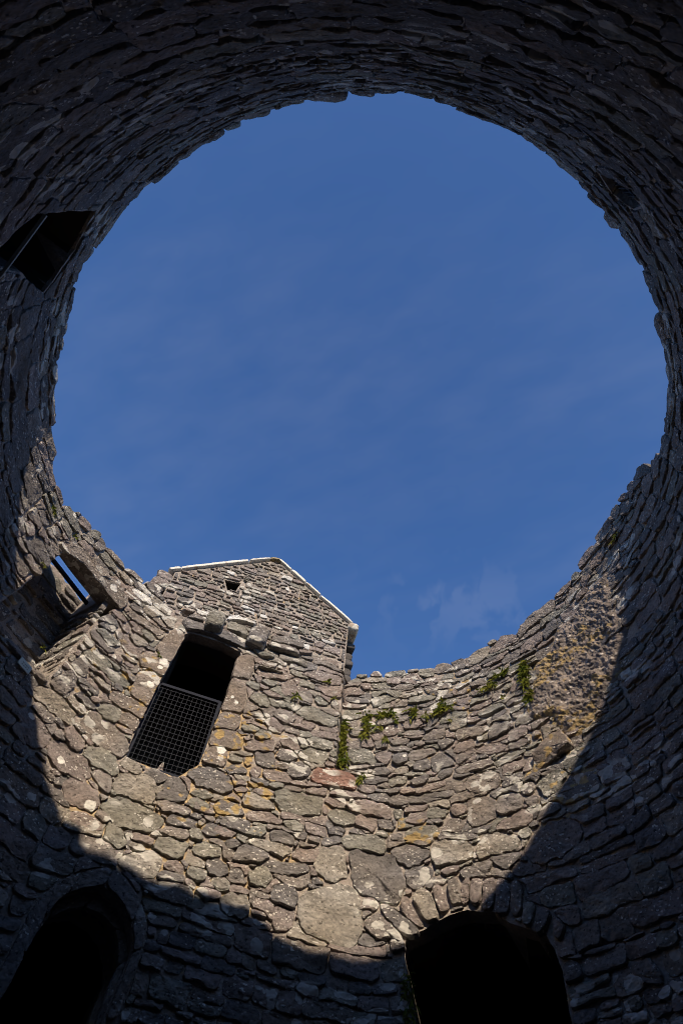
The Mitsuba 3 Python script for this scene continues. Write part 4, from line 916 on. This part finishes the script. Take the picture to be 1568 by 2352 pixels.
# ---------------------------------------------------------------- ferns rooted in the joints
def fern_mesh(clusters, seed, scale=1.0):
    rs = np.random.default_rng(seed)
    V, F_, o = [], [], 0
    for deg, z, k in clusters:
        th = math.radians(deg)
        c = np.r_[(float(wall_r(th, z)) - .03) * np.array([math.cos(th), math.sin(th)]), z]
        inw = np.array([-math.cos(th), -math.sin(th), 0]); tan = np.array([-math.sin(th), math.cos(th), 0]); up = np.array([0, 0, 1.0])
        for _ in range(k):
            a = rs.uniform(0, 2 * math.pi)
            d = tan * math.cos(a) + up * (math.sin(a) * .8 - .1) + inw * rs.uniform(.25, .9); d /= np.linalg.norm(d)
            L = rs.uniform(.045, .105) * scale; w = rs.uniform(.007, .013) * scale
            side = np.cross(d, inw + rs.normal(0, .4, 3)); side /= np.linalg.norm(side)
            st = c + tan * rs.normal(0, .022 if k > 10 else .010) + up * rs.normal(0, .022 if k > 10 else .010)
            n = 5
            t = np.linspace(0, 1, n)
            mid = st + d * (t * L)[:, None] - up * (t ** 2 * L * .45)[:, None]
            ww = w * np.array([.35, 1, .95, .65, .08])
            zig = side * (ww * (1 + .35 * rs.uniform(-1, 1, n)))[:, None]
            V += [mid - zig, mid + zig]
            i = np.arange(n - 1)
            F_ += [np.c_[o + i, o + i + 1, o + n + i + 1], np.c_[o + i, o + n + i + 1, o + n + i]]
            o += 2 * n
    return np.vstack(V), np.vstack(F_)


FP = {k: (min(d, 83.4) if k in ('G2', 'G4', 'G5') else d, z) for k, d, z in FERNS}
CLUMPS = [(['G0', 'G2', 'G4', 'G5', 'G6'], 52, 'large fern clump filling the crack beside the stepped corner, above the red stone'),
          (['G7', 'G8'], 34, 'small fern tuft just right of the large corner clump'), (['G9'], 30, 'fern tuft at the left end of the pale pink stone'),
          (['G10', 'G11'], 44, 'bushy fern strip above the pale pink stone'), (['G12'], 20, 'little fern below the pale pink stone'), (['G13'], 28, 'fern hanging over the top of the pale pink stone'),
          (['G14', 'G15'], 30, 'fern tuft above the right half of the pale pink stone'), (['G16'], 24, 'single fern low in the joint right of the pale pink stone'), (['G17', 'G18', 'G19', 'G20'], 30, 'spreading fern under the middle of the rim right of the gable'),
          (['G21'], 12, 'tiny fern on the corner of a grey block in the middle of the round wall'), (['G23', 'G24'], 12, 'sparse fern below and right of the red stone'),
          (['G25'], 20, 'fern near the top of the stepped corner under the gable'), (['G26'], 14, 'tiny fern on the straight wall edge beside the stepped corner'),
          (['I0', 'I1', 'I2', 'I3'], 48, 'tall upright green fern clump beside the lichened patch'), (['I4', 'I5'], 34, 'fern trailing down the left edge of the lichened patch'), (['I6', 'I7'], 32, 'fern left of the tall clump, under the right rim'),
          (['I8', 'I9'], 34, 'low fern in a long joint left of the lichened patch'), (['I10'], 12, 'tiny fern between two grey stones left of the patch'), (['E0'], 20, 'small fern alone in the middle of the straight wall right of the doorway'),
          (['K0', 'K1'], 16, 'small fern high on the right wall above the patch'), (['A0', 'A1'], 12, 'fern on the left wall above the window lintel'), (['A2'], 14, 'small tuft at the upper end of the window lintel'),
          (['A3'], 18, 'green tuft on the stones left of the window opening'), (['B0'], 16, 'tiny fern on the left door jamb among white lichen'), (['B1'], 18, 'dark fern in the bottom of the window recess')]
for q, (keys, k, lab) in enumerate(CLUMPS):
    pts = [FP[x] for x in keys]
    mids = []
    for p0, p1 in zip(pts, pts[1:]):
        n = int(np.hypot((p0[0] - p1[0]) * .05, p0[1] - p1[1]) / .025)
        mids += [(p0[0] + (p1[0] - p0[0]) * u, p0[1] + (p1[1] - p0[1]) * u) for u in np.linspace(0, 1, n + 2)[1:-1]]
    V, Fc = fern_mesh([(*x, int(k * .5)) for x in pts] + [(*x, max(k // 4, 6)) for x in mids], 50 + q, .62 if k < 20 else .82)
    kk = put('fern', (V, Fc), 'fern_leaf', False)
    thing(kk, lab, 'fern', 'ferns rooted in the wall joints')
V, Fc = fern_mesh([(71.0 + .1 * math.sin(q), 3.55 + .07 * q, 22) for q in range(8)], 99, .6)
kk = put('moss', (V, Fc), 'fern_leaf', False)
thing(kk, 'strip of moss hanging down the left edge of the wide dark arch', 'moss')
